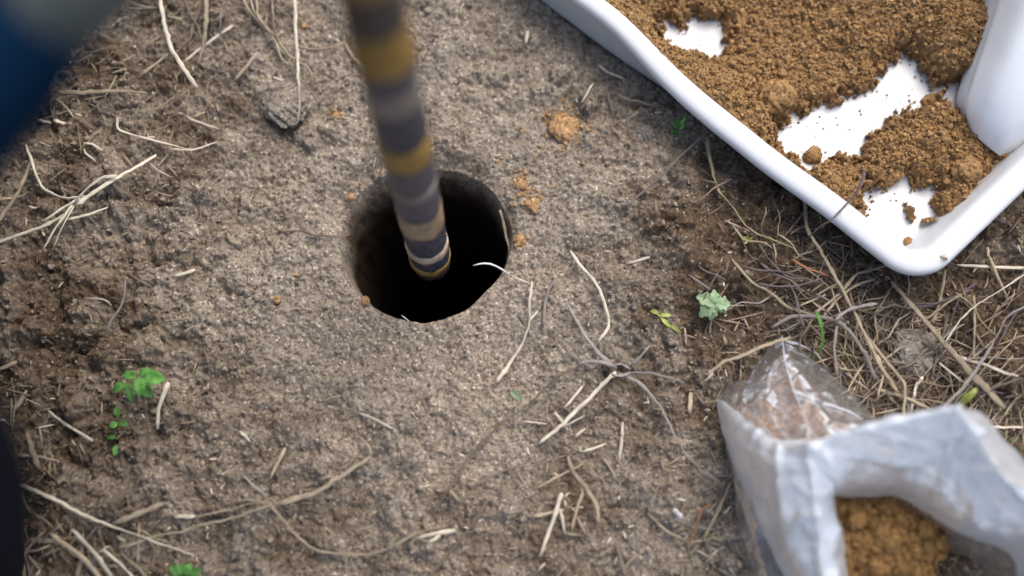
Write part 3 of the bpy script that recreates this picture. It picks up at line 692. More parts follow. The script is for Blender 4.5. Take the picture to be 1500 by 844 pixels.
# white root tip bridging out over the dark of the hole, and the pale root on its right wall
e = empty('white_root', U(775, 415, .003), 'bright white root tip sticking out over the black hole', 'root')
child('root_tip', strand_mesh('root_tip', np.stack([U(693, 389, .006), U(708, 386, .007), U(722, 388, .006), U(737, 396, .004), U(749, 404, .003)]), .0014, .0022), M_WROOT, e)
child('root_end', strand_mesh('root_end', lay([(747, 403), (758, 409), (768, 412), (778, 416)], 3, .001), .0022, .0016), M_PALE, e)
link('wall_root', strand_mesh('wall_root', np.stack([U(732, 308, -.002), U(738, 328, -.008), U(741, 345, -.012), U(746, 365, -.010), U(747, 385, -.006)]), .0030, .0018), M_STRAW,
     label='pale root poking from the right wall of the hole', cat='root')
link('wall_root', strand_mesh('wall_root', np.stack([U(588, 462, .003), U(596, 468, .001), U(603, 474, .002)]), .0012, .0010), M_WROOT,
     label='tiny white root at the lower rim of the hole', cat='root')

# dense tangle of dead grass: one object per stem, similar stems share a label
def rand_strand(name, label, group, mat, cx, cy, L, ang, w, bend, lift, cat='straw'):
    n = 4; t = np.linspace(-.5, .5, n) * L
    b = rng.normal(0, bend, n) * L
    pts = np.stack([cx + t * math.cos(ang) - b * math.sin(ang), cy + t * math.sin(ang) + b * math.cos(ang)], -1)
    return put_strand(name, label, mat, [(pts, w, w * rng.uniform(.4, 1.0))], group, cat, lift=lift)
MARKS = [('the grey clod', 1340, 518), ('the tray corner', 1370, 410), ('the broad slanted stalk', 1420, 560), ('the bag mouth rim', 1360, 610), ('the green blade by the bag', 1200, 490), ('the right picture edge', 1500, 480),
         ('the double leaf straw', 1465, 400), ('the long tan stalk', 1225, 400), ('the olive root', 1070, 290), ('the purple stems', 1140, 400), ('the pale lobed leaf', 1045, 445), ('the thick bent root', 1255, 500),
         ('the clover seedling', 200, 570), ('the upright straw at the left edge', 20, 610), ('the long grey stalk', 110, 745), ('the bottom left fan', 110, 810), ('the green sprout at the bottom', 265, 835), ('the dark trouser leg', 15, 700),
         ('the knot of roots at the bag', 1030, 790), ('the rusty stem', 1030, 760), ('the cream straw chunk', 992, 752), ('the star shaped root', 905, 540), ('the crossing straw heap', 840, 700), ('the spindle straw', 911, 645),
         ('the brown upright stem at the bottom', 908, 820), ('the bottom edge at the centre', 780, 830), ('the straight pale straw', 830, 615), ('the branched tuft', 130, 290), ('the thick horizontal straw', 150, 135), ('the hooked straw', 220, 200),
         ('the navy sleeve', 60, 190), ('the bent pale stalk', 255, 70), ('the tapering straw blade', 300, 50), ('the top left corner', 30, 30), ('the left edge', 0, 320), ('the bag left side', 1070, 700)]
COLN = {M_STRAW.name: 'tan', M_PALE.name: 'bleached', M_ROOT.name: 'brown', M_GREY.name: 'grey', M_PLUM.name: 'dusky', M_OLIVE.name: 'olive'}
USED_LABELS = set()
def own_label(mat, x, y, L, ang, w, Lr):
    ms = sorted(MARKS, key=lambda q: math.hypot(q[1] - x, q[2] - y))
    t = (L - Lr[0]) / (Lr[1] - Lr[0])
    size = 'tiny' if t < .12 else 'short' if t < .35 else 'middling' if t < .65 else 'long'
    thick = ' thick' if w > 4.3 else ' wispy' if w < 2.6 else ''
    a = math.degrees(ang) % 180
    dr = 'level' if a < 18 or a > 162 else 'upright' if 72 < a < 108 else 'leaning left' if a < 72 else 'leaning right'
    for m in ms[:4]:
        dx, dy = x - m[1], y - m[2]
        pos = ('right of' if dx > 0 else 'left of') if abs(dx) > abs(dy) else ('below' if dy > 0 else 'above')
        lb = f'{size}{thick} {COLN[mat.name]} dry stem {dr} {pos} {m[0]}'
        if lb not in USED_LABELS: break
    USED_LABELS.add(lb); return lb
ZONES = [  # polygon bounds as a test, count, label, group
  ('dry_grass_stalk', 'thin dead grass stem in the tangle between the white tray and the plastic bag', 'dead grass tangled under the tray corner', 120,
   lambda: (rng.uniform(1180, 1510), rng.uniform(360, 640)), lambda x, y: y > 332 + (x - 1210) * .62 or x > 1400, (25, 100), (1.8, 4.8), .03),
  ('dry_grass_stalk', 'thin dead grass stem in the shade along the lower side of the tray', 'dead grass along the tray side', 30,
   lambda: (rng.uniform(1040, 1220), rng.uniform(220, 480)), lambda x, y: y > 235 + (x - 1040) * .72 , (25, 90), (1.8, 4.5), .05),
  ('dry_grass_stalk', 'thin dead grass bit in the bottom left corner fan', 'dead grass in the lower left corner', 24,
   lambda: (rng.uniform(0, 240), rng.uniform(770, 850)), lambda x, y: True, (15, 60), (2, 5), .03),
  ('dry_grass_stalk', 'short dead grass bit at the left edge by the dark trouser leg', 'dead grass at the left edge', 18,
   lambda: (rng.uniform(0, 130), rng.uniform(560, 760)), lambda x, y: True, (10, 40), (2, 5), .03),
  ('dry_grass_stalk', 'thin curly dead grass stem crowded against the left side of the bag', 'dead grass crowded against the bag', 34,
   lambda: (rng.uniform(990, 1090), rng.uniform(740, 850)), lambda x, y: x > 1040 - (y - 700) * .25, (15, 50), (1.8, 3.6), .10),
  ('dry_grass_stalk', 'short straw splinter strewn over the soil at the lower centre', 'straw splinters at the lower centre', 35,
   lambda: (rng.uniform(740, 1040), rng.uniform(560, 850)), lambda x, y: True, (8, 30), (2, 4.5), .03),
  ('dry_grass_stalk', 'dead grass bit near the top left corner beside the sleeve', 'dead grass in the top left corner', 30,
   lambda: (rng.uniform(0, 350), rng.uniform(0, 330)), lambda x, y: rng.random() < .9 - x / 500, (10, 50), (2, 5), .04),
]
for nm, lb, gp, cnt, gen, ok, Lr, wr, bd in ZONES:
    k = 0
    while k < cnt:
        x, y = gen()
        if not ok(x, y): continue
        L = Lr[0] + (Lr[1] - Lr[0]) * rng.random() ** 1.6
        mt = [S_, S_, RO, PA, RO, GR, PL][int(rng.integers(0, 7))]
        if 'tangle' in lb or 'shade' in lb: mt = [S_, RO, RO, RO, RO, S_, PL, GR, OL][int(rng.integers(0, 9))]
        an, w_ = rng.uniform(0, math.pi), rng.uniform(*wr)
        rand_strand(nm, own_label(mt, x, y, L, an, w_, Lr), gp, mt, x, y, L, an, w_, bd, rng.uniform(0, .006))
        k += 1

# chaff and thread roots too small to pick apart: joined
def chaff(name, n, mat, label, cat, gen, Lr, wr):
    Vs, Fs, o = [], [], 0
    P = np.array([gen() for _ in range(n)]); g = G(P[:, 0], P[:, 1])
    for p in g:
        L = rng.uniform(*Lr) * PX; w = rng.uniform(*wr) * PX * .5; a = rng.uniform(0, math.pi * 2); til = rng.normal(0, .15)
        dx = np.array([math.cos(a), math.sin(a), til]); dy = np.array([-math.sin(a), math.cos(a), rng.normal(0, .3)])
        z = np.array([0, 0, 1.]); c = p + z * (.0007 + abs(til) * L * .5)
        bend = rng.normal(0, .035) * L
        vs = [];
        for t, ww in ((-.5, .35), (-.1, 1), (.25, .9), (.5, .3)):
            q = c + dx * L * t + dy * bend * (1 - 4 * t * t)
            vs += [q - dy * w * ww, q + z * w * ww * .9, q + dy * w * ww]
        Vs += vs
        for s in range(3):
            b = o + s * 3
            Fs += [(b, b + 1, b + 4, b + 3), (b + 1, b + 2, b + 5, b + 4)]
        o += 12
    me = new_mesh(name, np.array(Vs), faces=Fs)
    link(name, me, mat, label=label, cat=cat, kind='stuff')
def gen_all():
    while True:
        x, y = rng.uniform(0, 1500), rng.uniform(0, 850)
        if math.hypot(x - 630, y - 357) < 140: continue
        d_ = .16 + .5 * (x > 1050) * (y > 330) + .35 * (y > 560) * (x > 740) + .30 * (x < 330) * (y < 350 or y > 560) + .15 * (y > 700)
        if rng.random() < d_: return x, y
def gen_far():
    while True:
        x, y = gen_all()
        if x > 1030 or x < 260 or y > 720: return x, y
def gen_mat():
    while True:
        x, y = rng.uniform(1040, 1500), rng.uniform(215, 640)
        if y > 225 + (x - 1040) * .72 and rng.random() < .12 + .88 * smooth(1130, 1240, x): return x, y
def gen_edge():
    while True:
        x, y = rng.uniform(0, 1110), rng.uniform(0, 850)
        if (x < 240 and y > 770) or (x < 90 and y > 560) or (x < 340 and y < 300 and rng.random() < .5) or (x > 990 and y > 740): return x, y
chaff('dead_grass_mat', 480, M_ROOT, 'matted fine brown dead grass between the tray and the bag', 'dead grass', gen_mat, (25, 85), (1.0, 3.2))
chaff('pale_grass_mat', 150, M_STRAW, 'matted tan dead grass between the tray and the bag', 'dead grass', gen_mat, (20, 75), (1.0, 3.4))
chaff('edge_grass_mat', 260, M_STRAW, 'fine dead grass along the left side and beside the bag', 'dead grass', gen_edge, (12, 45), (1.0, 3.0))
chaff('straw_chaff', 1100, M_STRAW, 'pale straw chaff flecks strewn over the soil', 'chaff', gen_all, (4, 24), (.9, 2.8))
chaff('pale_flecks', 260, M_PALE, 'tiny bleached straw flecks on the soil', 'chaff', gen_all, (4, 13), (1.2, 3.0))
chaff('root_threads', 1300, M_ROOT, 'fine brown root threads lying over the soil', 'chaff', gen_all, (8, 36), (.7, 1.7))

# ------------------------------------------------------------------ white plastic tray
def rounded(cs, rc, k=10, step=.012):
    out = []
    m = len(cs)
    for i in range(m):
        p, q, r = cs[i - 1], cs[i], cs[(i + 1) % m]
        u1 = (p - q) / np.linalg.norm(p - q); u2 = (r - q) / np.linalg.norm(r - q)
        th = math.acos(np.clip(u1 @ u2, -1, 1)); t = rc / math.tan(th / 2)
        s_, e_ = q + u1 * t, q + u2 * t
        bis = (u1 + u2) / np.linalg.norm(u1 + u2); cc = q + bis * rc / math.sin(th / 2)
        v0 = s_ - cc; v1 = e_ - cc
        ang = math.atan2(v0[0] * v1[1] - v0[1] * v1[0], v0 @ v1)
        for j in range(k + 1):
            a = ang * j / k; out.append(cc + np.array([v0[0] * math.cos(a) - v0[1] * math.sin(a), v0[0] * math.sin(a) + v0[1] * math.cos(a)]))
        nxt = cs[(i + 1) % m]; u2n = nxt - q; Ln = np.linalg.norm(u2n) - 2 * t - .0001
        for j in range(1, int(Ln / step)): out.append(e_ + u2 * Ln * j / int(Ln / step))
    return np.array(out)
PATH = rounded([c0, c1, c2, c3], .033)
mN = len(PATH)
tang = np.roll(PATH, -1, 0) - np.roll(PATH, 1, 0); tang /= np.linalg.norm(tang, axis=1)[:, None]
ctr = PATH.mean(0); nrm = np.stack([-tang[:, 1], tang[:, 0]], -1)
if ((ctr - PATH[0]) @ nrm[0]) < 0: nrm = -nrm
side = np.abs((PATH - a0) @ np.array([-da[1], da[0]])) < .012       # stations on the lower left side
along = (PATH - a0) @ da                                             # metres from (1000,165), negative towards the top
flex = np.where(side, smooth(.035, -.105, along), 0) * .0150
flex = flex * (1 + .0 * along)
ripple = np.where(side, np.sin(along * 60) * .0006, 0)
prof = [(.0235, .002), (.022, .006), (.0062, .036), (.0012, .0375), (0, .0400), (.0004, .0440), (.0030, .0462), (.0090, .0470), (.0156, .0462), (.0178, .0440), (.0200, .0385), (.0262, .0130), (.0290, .0062), (.0312, .0050)]
rings = []
for k, (ins_, z) in enumerate(prof):
    f = flex * (0 if k < 2 else (.55 if k < 8 else .80) if k < 11 else .1)
    f = flex * [0, 0, 1, 1, 1, 1, 1, .95, .85, .8, .8, .2, 0, 0][k]
    if k < 2: f = -flex * .35
    p = PATH + nrm * (ins_ + f + (ripple if 2 <= k <= 10 else 0))[:, None]
    zz = z + (flex * .12 if 2 <= k <= 10 else 0) + np.zeros(mN)
    rings.append(np.column_stack([p, zz]))
nR = len(rings)
V = np.concatenate(rings); F = []
for k in range(nR - 1):
    for j in range(mN):
        j2 = (j + 1) % mN
        F.append((k * mN + j, k * mN + j2, (k + 1) * mN + j2, (k + 1) * mN + j))
V = np.concatenate([V, [[*ctr, .0050]], [[*ctr, .0015]]])
for j in range(mN):
    j2 = (j + 1) % mN
    F.append(((nR - 1) * mN + j, (nR - 1) * mN + j2, len(V) - 2)); F.append((j2, j, len(V) - 1))
tray_e = empty('plastic_tray', (*c0, .0), 'white plastic tray of loose brown soil in the top right corner', 'tray')
gh = float(np.median(ground_height(PATH[:60, 0], PATH[:60, 1])))
me = new_mesh('tray_body', V, faces=F); tray_body = child('tray_body', me, M_TRAY, tray_e)
md = tray_body.modifiers.new('bevel', 'BEVEL'); md.width = .0008; md.segments = 2; md.limit_method = 'ANGLE'; md.angle_limit = .9

# soil in the tray
FZ = .0052
def poly_sdf(px, py, poly):
    """positive outside the polygon, in photo pixels"""
    d2 = np.full(px.shape, 1e9); ins_ = np.zeros(px.shape, bool)
    n = len(poly)
    for i in range(n):
        x1, y1 = poly[i]; x2, y2 = poly[(i + 1) % n]
        ex, ey = x2 - x1, y2 - y1
        t = np.clip(((px - x1) * ex + (py - y1) * ey) / (ex * ex + ey * ey), 0, 1)
        d2 = np.minimum(d2, (px - x1 - t * ex) ** 2 + (py - y1 - t * ey) ** 2)
        c = ((y1 > py) != (y2 > py)) & (px < (x2 - x1) * (py - y1) / (y2 - y1 + 1e-12) + x1)
        ins_ ^= c
    return np.where(ins_, -1, 1) * np.sqrt(d2)
BARE = [[(968, 32), (985, 30), (1000, 40), (1018, 28), (1035, 34), (1058, 26), (1060, 62), (1040, 82), (1022, 66), (1005, 72), (972, 60)],
        [(1138, 188), (1165, 172), (1200, 162), (1225, 150), (1262, 138), (1290, 122), (1305, 92), (1322, 80), (1338, 92), (1345, 108), (1358, 120), (1360, 150), (1325, 156), (1300, 176), (1270, 196), (1262, 212), (1262, 232), (1240, 226), (1215, 232), (1184, 247), (1160, 232), (1136, 212)],
        [(1262, 280), (1300, 283), (1324, 292), (1334, 318), (1350, 332), (1372, 340), (1388, 334), (1424, 306), (1400, 390), (1330, 390), (1270, 330)],
        [(1310, 254), (1338, 258), (1340, 274), (1364, 276), (1370, 306), (1344, 322), (1334, 296), (1314, 288)],
        [(1378, 128), (1402, 126), (1406, 160), (1394, 158)], [(1424, 4), (1442, 2), (1442, 14)],
        [(1484, 222), (1476, 242), (1440, 283), (1388, 346), (1440, 420), (1620, 260), (1560, 150)]]
def to_px(X, Y, Z):
    c, s = math.cos(TILT), math.sin(TILT)
    vx = X - CAM[0]; vy = Y - CAM[1]; vz = Z - CAM[2]
    up = vy * c + vz * s; dep = vy * s - vz * c
    return 750 + FPX * vx / dep, 422 - FPX * up / dep
def tray_uv(x, y):
    """distance inward from each of the four rim lines, smallest"""
    p = np.stack([x, y], -1) - corner
    na = np.array([-da[1], da[0]]); na = na if (c1 - c0) @ na > 0 else -na
    nb = np.array([-db[1], db[0]]); nb = nb if (c3 - c0) @ nb > 0 else -nb
    wa = abs((c1 - c0) @ na); wb = abs((c3 - c0) @ nb)
    ia = p @ na; ib = p @ nb
    # rounded inside corner
    r_ = .050
    e = np.where((ia < r_ + .03) & (ib < r_ + .03), (r_ + .03) - np.hypot(r_ + .03 - np.minimum(ia, r_ + .03), r_ + .03 - np.minimum(ib, r_ + .03)), np.minimum(ia, ib))
    return np.minimum(e, np.minimum(wa - ia, wb - ib)), ia, ib
def heap(x, y):
    px, py = to_px(x, y, FZ + .006)
    m = np.full(px.shape, 1e9)
    for P_ in BARE: m = np.minimum(m, poly_sdf(px, py, P_))
    m = m * PX * .95 + (fbm(x, y, 110, 201, 3) - .5) * .014 + (fbm(x, y, 420, 203, 2) - .5) * .008 - .0022
    e, ia, ib = tray_uv(x, y)
    broad = .0065 + .009 * fbm(x, y, 12, 205, 2)
    broad = broad + .018 * smooth(.12, .20, ia) + .006 * np.exp(-((px - 1350) ** 2 + (py - 215) ** 2) / 70 ** 2) + .008 * np.exp(-((px - 1000) ** 2 + (py - 130) ** 2) / 120 ** 2)
    h = broad * (1 - np.exp(-np.clip(m, 0, None) / .006))
    wl_ = smooth(.055, .030, e) * .016 * smooth(0, .01, m) * smooth(1290, 1150, px)
    h = h + wl_
    wx = x + (fbm(x, y, 150, 207, 2) - .5) * .006; wy = y + (fbm(x, y, 150, 209, 2) - .5) * .006
    k = smooth(0, .003, m)
    lump = smooth(.5, .68, fbm(x, y, 30, 215, 2))
    h = h + k * (worley(wx, wy, 85, 211) * .0065 * lump + worley(wx, wy, 210, 213) * .0046 + worley(wx, wy, 420, 214) * .0026)
    for cx, cy, r, a in ((1134, 150, 26, .010), (1195, 223, 12, .008), (1290, 175, 22, .004), (1410, 255, 24, .005), (1120, 175, 16, .006), (1310, 250, 18, .003)):
        c_w = U(cx, cy, FZ + .008); rr = r * PX
        h = h + a * np.clip(1 - ((x - c_w[0]) ** 2 + (y - c_w[1]) ** 2) / rr ** 2, 0, 1) ** .6
    return h, m, e
st = .00096
lo = np.minimum.reduce([c0, c1, c2, c3]); x0 = U(850, 0, FZ)[0]; y0 = U(0, 400, FZ)[1]
cs_ = np.stack([c0, c1, c2, c3])
xs = np.arange(cs_[:, 0].min(), cs_[:, 0].max(), st); ys = np.arange(cs_[:, 1].min(), cs_[:, 1].max(), st)
X, Y = np.meshgrid(xs, ys)
H, Mk, E = heap(X, Y)
ok = (Mk > 0) & (E > .0210)
wallz = np.interp(E, [.0200, .0262, .0290], [.0385, .0130, .0062])
Zs = np.maximum(FZ + H, 0); Zs = np.where(E < .0385, np.maximum(Zs, wallz + .0004) if False else Zs, Zs)
ok &= Zs > wallz
i = np.arange(X.size).reshape(X.shape)
Q = np.stack([i[:-1, :-1], i[:-1, 1:], i[1:, 1:], i[1:, :-1]], -1)
okq = ok[:-1, :-1] | ok[:-1, 1:] | ok[1:, 1:] | ok[1:, :-1]
okq &= (Mk[:-1, :-1] > -.001)
Q = Q[okq]
Zs = np.where(ok, Zs, FZ - .001 + np.where(E < .04, wallz - FZ, 0))
V = np.stack([X, Y, Zs], -1).reshape(-1, 3)
used = np.unique(Q); remap = -np.ones(X.size, int); remap[used] = np.arange(len(used))
me = new_mesh('tray_soil', V[used], quads=remap[Q])
link('tray_soil', me, M_SUB, label='loose ochre brown soil heaped over the floor of the white tray', cat='soil', kind='stuff')
n = 40000
x = rng.uniform(x0, .45, n); y = rng.uniform(y0, U(0, -60, FZ)[1], n)
h, m, e = heap(x, y)
r = .00055 + .0009 * rng.random(n) ** 2 + .0016 * rng.random(n) ** 14
keep = (e > .025) & ((m > 0) | ((m > -.004) & (rng.random(n) < .5 * np.exp(m / .0013))) | (rng.random(n) < .016)) & ((h + FZ > np.interp(e, [.0200, .0262, .0290], [.0385, .0130, .0062])) | (m < 0) & (e > .032))
x, y, h, r, m = x[keep], y[keep], h[keep], r[keep], m[keep]
r = np.where(m < 0, np.minimum(r * .8, .0012), r)
z = FZ + h * (m > 0) + r * .5
link('tray_crumbs', crumbs('tray_crumbs', np.stack([x, y, z], -1), r, M_SUB, False), M_SUB, label='small ochre crumbs lying on the soil and bare floor of the tray', cat='soil crumbs', kind='stuff')
for k, (lb, x_, y_, r_) in enumerate((('largest ochre lump at the left of the bare floor of the tray', 1130, 152, 24), ('round ochre lump alone on the bare floor of the tray', 1195, 222, 12),
                                      ('ochre lump at the tray corner near the rim speck', 1339, 352, 8), ('ochre lump between the two small bare spots of the tray', 1308, 252, 16),
                                      ('orange ochre lump near the scoop tip', 1412, 256, 18), ('ochre lump beside the white scoop', 1372, 145, 14))):
    p = U(x_, y_, FZ + .010); hh, mm, ee = heap(np.array([p[0]]), np.array([p[1]]))
    p[2] = FZ + max(0, float(hh[0])) * (.8 if k not in (1, 2) else 0) + r_ * PX * .3
    link('ochre_clod', clod_mesh('ochre_clod', p, r_ * PX, .7, 4, 50 + k * 5, .35), M_SUB, label=lb, cat='clod')
# bits on the rim
z_ = RIMZ + .0015
e = empty('ant', U(1383, 378, z_), 'tiny reddish ant on the white rim at the tray corner', 'ant')
me = crumbs('body', np.array([U(1379, 376, z_), U(1382, 378, z_), U(1386, 379, z_)]), np.array([.0009, .0007, .0012]), M_RUST, True)
child('body', me, M_RUST, e)
for (xa, ya) in ((1376, 383), (1381, 385), (1387, 385), (1390, 376), (1383, 371), (1379, 370)):
    child('leg', strand_mesh('leg', np.stack([U(1383, 378, z_), U((1383 + xa) / 2 + 1, (378 + ya) / 2, z_ + .001), U(xa, ya, z_ - .0008)]), .0004, .0003, seg=5), M_RUST, e)
link('dark_stalk', strand_mesh('dark_stalk', np.stack([U(1180, 352, .030), U(1204, 330, .046), U(1218, 322, .0485), U(1237, 302, .0495), U(1252, 286, .050), U(1262, 268, .052), U(1266, 250, .050)]), .0016, .0034), M_PLUM,
     label='purple grey stem lying over the white tray rim into the soil', cat='stem')

# ------------------------------------------------------------------ grid surfaces
def grid_mesh(name, ctrl, nu, nv, closed_u=False, fn=None, thick=0):
    """ctrl[rows][cols][3] smoothed both ways; rows run along v, columns along u (closed_u: a loop)"""
    C = np.array(ctrl, float)
    C = catmull(C, nv)                                   # along rows
    C = catmull(np.swapaxes(C, 0, 1), nu, closed_u)      # along columns
    C = np.swapaxes(C, 0, 1)                             # nv x nu x 3
    dv = np.gradient(C, axis=0); du = np.gradient(C, axis=1)
    N = np.cross(du, dv); N /= np.linalg.norm(N, axis=2)[..., None] + 1e-12
    if N[..., 2].mean() < 0: N = -N
    if fn is not None:
        uu, vv = np.meshgrid(np.linspace(0, 1, nu), np.linspace(0, 1, nv))
        C = C + N * fn(C, uu, vv)[..., None]
    i = np.arange(nu * nv).reshape(nv, nu)
    if closed_u: i = np.concatenate([i, i[:, :1]], 1)
    Q = np.stack([i[:-1, :-1], i[:-1, 1:], i[1:, 1:], i[1:, :-1]], -1).reshape(-1, 4)
    return new_mesh(name, C.reshape(-1, 3), quads=Q)

# ------------------------------------------------------------------ white scoop leaning in the tray
# stations along the scoop from its buried rounded end up over the tray's far side; five points across the arched back
sc = [[(1408, 172, .012), (1420, 190, .022), (1440, 207, .026), (1458, 222, .022), (1466, 230, .012)],
      [(1403, 146, .014), (1418, 158, .034), (1447, 175, .044), (1478, 198, .040), (1492, 214, .018)],
      [(1411, 112, .016), (1427, 120, .044), (1462, 135, .060), (1510, 162, .054), (1535, 180, .024)],
      [(1424, 62, .018), (1445, 66, .054), (1486, 82, .076), (1545, 105, .068), (1575, 125, .034)],
      [(1438, 10, .020), (1464, 8, .064), (1510, 22, .090), (1575, 45, .082), (1605, 65, .044)],
      [(1455, -60, .030), (1485, -68, .075), (1535, -50, .104), (1600, -30, .094), (1630, -10, .060)],
      [(1480, -140, .045), (1512, -150, .090), (1560, -135, .118), (1620, -110, .106), (1650, -90, .075)]]
def crease(row):
    a, b = np.array(row[0]), np.array(row[1])
    lo_ = a * .25 + b * .75; lo_[2] = a[2] * .35 + b[2] * .65
    b2 = b + np.array([4, 1, .002])
    return [row[0], tuple(lo_), tuple(b2)] + row[2:]
ctrl = [[tuple(U(*p)) for p in crease(row)] for row in sc]
e = empty('soil_scoop', ctrl[0][2], 'white plastic scoop stuck in the soil at the right of the tray', 'scoop')
me = grid_mesh('blade', ctrl, 50, 90, fn=lambda C, u, v: (fbm(C[..., 0], C[..., 1], 25, 5, 2) - .5) * .0012)
o = child('blade', me, M_SCOOP, e)
md = o.modifiers.new('solid', 'SOLIDIFY'); md.thickness = .0022; md.offset = 0

# ------------------------------------------------------------------ banded pole standing in the hole
pb = U(638, 412, -.060); pt_ = U(546, 4, .358)
ax = (pt_ - pb); Lp = np.linalg.norm(ax); ax = ax / Lp
pe = empty('banded_pole', pb, 'mud smeared dark pole with ochre bands standing in the bored hole', 'pole')
def band_mat(name, c1, c2, mud=.35, rough=.45):
    m, nt, b = mat_new(name)
    n1 = noise(nt, 110, 4, .65); n2 = noise(nt, 420, 3, .6)
    c = ramp(nt, n1, [(.35, c1), (.65, c2)])
    c = mix(nt, ramp(nt, n2, [(.5, (0, 0, 0)), (.72, (mud, mud, mud))]), c, (.46, .30, .15))
    nt.links.new(c, b.inputs['Base Color']); spec(b, rough, .4)
    bump(nt, b, n2, .4, .0005)
    return m
B_NAVY = band_mat('navy_band', (.010, .018, .045), (.022, .038, .080), .5)
B_DARK = band_mat('dark_band', (.030, .024, .026), (.055, .045, .048), .2)
B_SLATE = band_mat('slate_band', (.040, .042, .064), (.078, .078, .110), .25)
B_OCH = band_mat('ochre_band', (.22, .125, .022), (.36, .21, .045), .3)
B_TAN = band_mat('tan_band', (.24, .155, .09), (.42, .29, .18), .4)
B_GREY = band_mat('grey_band', (.17, .14, .12), (.27, .23, .20), .2)
B_CREAM = band_mat('cream_band', (.42, .30, .20), (.62, .49, .36), .3)
front = CAM - (pb + pt_) / 2; front = front - ax * (front @ ax); front /= np.linalg.norm(front)
RP = .0150
def pole_t(y):      # distance along the pole that shows at height y of the photograph
    lo_, hi_ = -.05, Lp * 1.2
    for _ in range(50):
        m_ = (lo_ + hi_) / 2; p = pb + ax * m_ + front * RP
        if to_px(p[0], p[1], p[2])[1] > y: lo_ = m_
        else: hi_ = m_
    return lo_
bands = [(412, 404, B_DARK, -.0006), (404, 399, B_OCH, .0006), (399, 386, B_NAVY, 0), (386, 379, B_CREAM, .0007), (379, 353, B_NAVY, 0), (353, 330, B_TAN, .0004), (330, 300, B_SLATE, 0),  # lowest dark band paints the shade that swallows the pole tip
         (300, 290, B_GREY, .0003), (290, 256, B_SLATE, 0), (256, 228, B_OCH, .0004), (228, 176, B_NAVY, 0), (176, 146, B_GREY, .0003), (146, 120, B_SLATE, 0),
         (120, 66, B_OCH, .0004), (66, 0, B_DARK, 0)]
px_ = np.cross(ax, [0, 1, 0]); px_ /= np.linalg.norm(px_); py_ = np.cross(ax, px_)
def tube_part(name, t0, t1, r, mat, wob=0, seed=0):
    K = 40; n = max(4, int((t1 - t0) / .003))
    ts = np.linspace(t0, t1, n); a = np.arange(K) * 2 * np.pi / K
    T, Aa = np.meshgrid(ts, a, indexing='ij')
    e0 = np.abs(np.linspace(-1, 1, n))[:, None] > .999
    rr = r + wob * (fbm(T * 1.0, np.cos(Aa) * .02 + np.sin(Aa) * .013, 160, seed, 3) - .5)
    edge = (fbm(np.cos(Aa) * 1.2, np.sin(Aa) * 1.2 + seed, 1.5, seed, 3) - .5) * .004
    Tt = T + np.where(e0, edge, 0)
    Vv = pb + ax * Tt[..., None] + px_ * (rr * np.cos(Aa))[..., None] + py_ * (rr * np.sin(Aa))[..., None]
    i = np.arange(n * K).reshape(n, K); i2 = np.concatenate([i, i[:, :1]], 1)
    Q = np.stack([i2[:-1, :-1], i2[:-1, 1:], i2[1:, 1:], i2[1:, :-1]], -1).reshape(-1, 4).tolist()
    Q += [list(range(K))[::-1], list(range((n - 1) * K, n * K))]
    me = new_mesh(name, Vv.reshape(-1, 3), faces=Q)
    return me
ts_ = [(pole_t(y0_), pole_t(y1_)) for y0_, y1_, _, _ in bands]
child('shaft', tube_part('shaft', ts_[0][0] + .004, .62, RP * .94, B_DARK), B_DARK, pe)
for k, ((y0_, y1_, mt, pr), (t0, t1)) in enumerate(zip(bands, ts_)):
    child('band', tube_part('band', t0, t1 + .0006, RP + pr, mt, .0014, 300 + k), mt, pe)
t = ts_[-1][1]; k = 0
for L_, mt in ((.05, B_OCH), (.06, B_NAVY), (.03, B_TAN), (.08, B_DARK), (.03, B_OCH)):
    child('band', tube_part('band', t, t + L_, RP + (.0004 if mt is B_OCH else 0), mt, .001, 400 + k), mt, pe); t += L_; k += 1
POLE_AT = lambda s: pb + ax * s

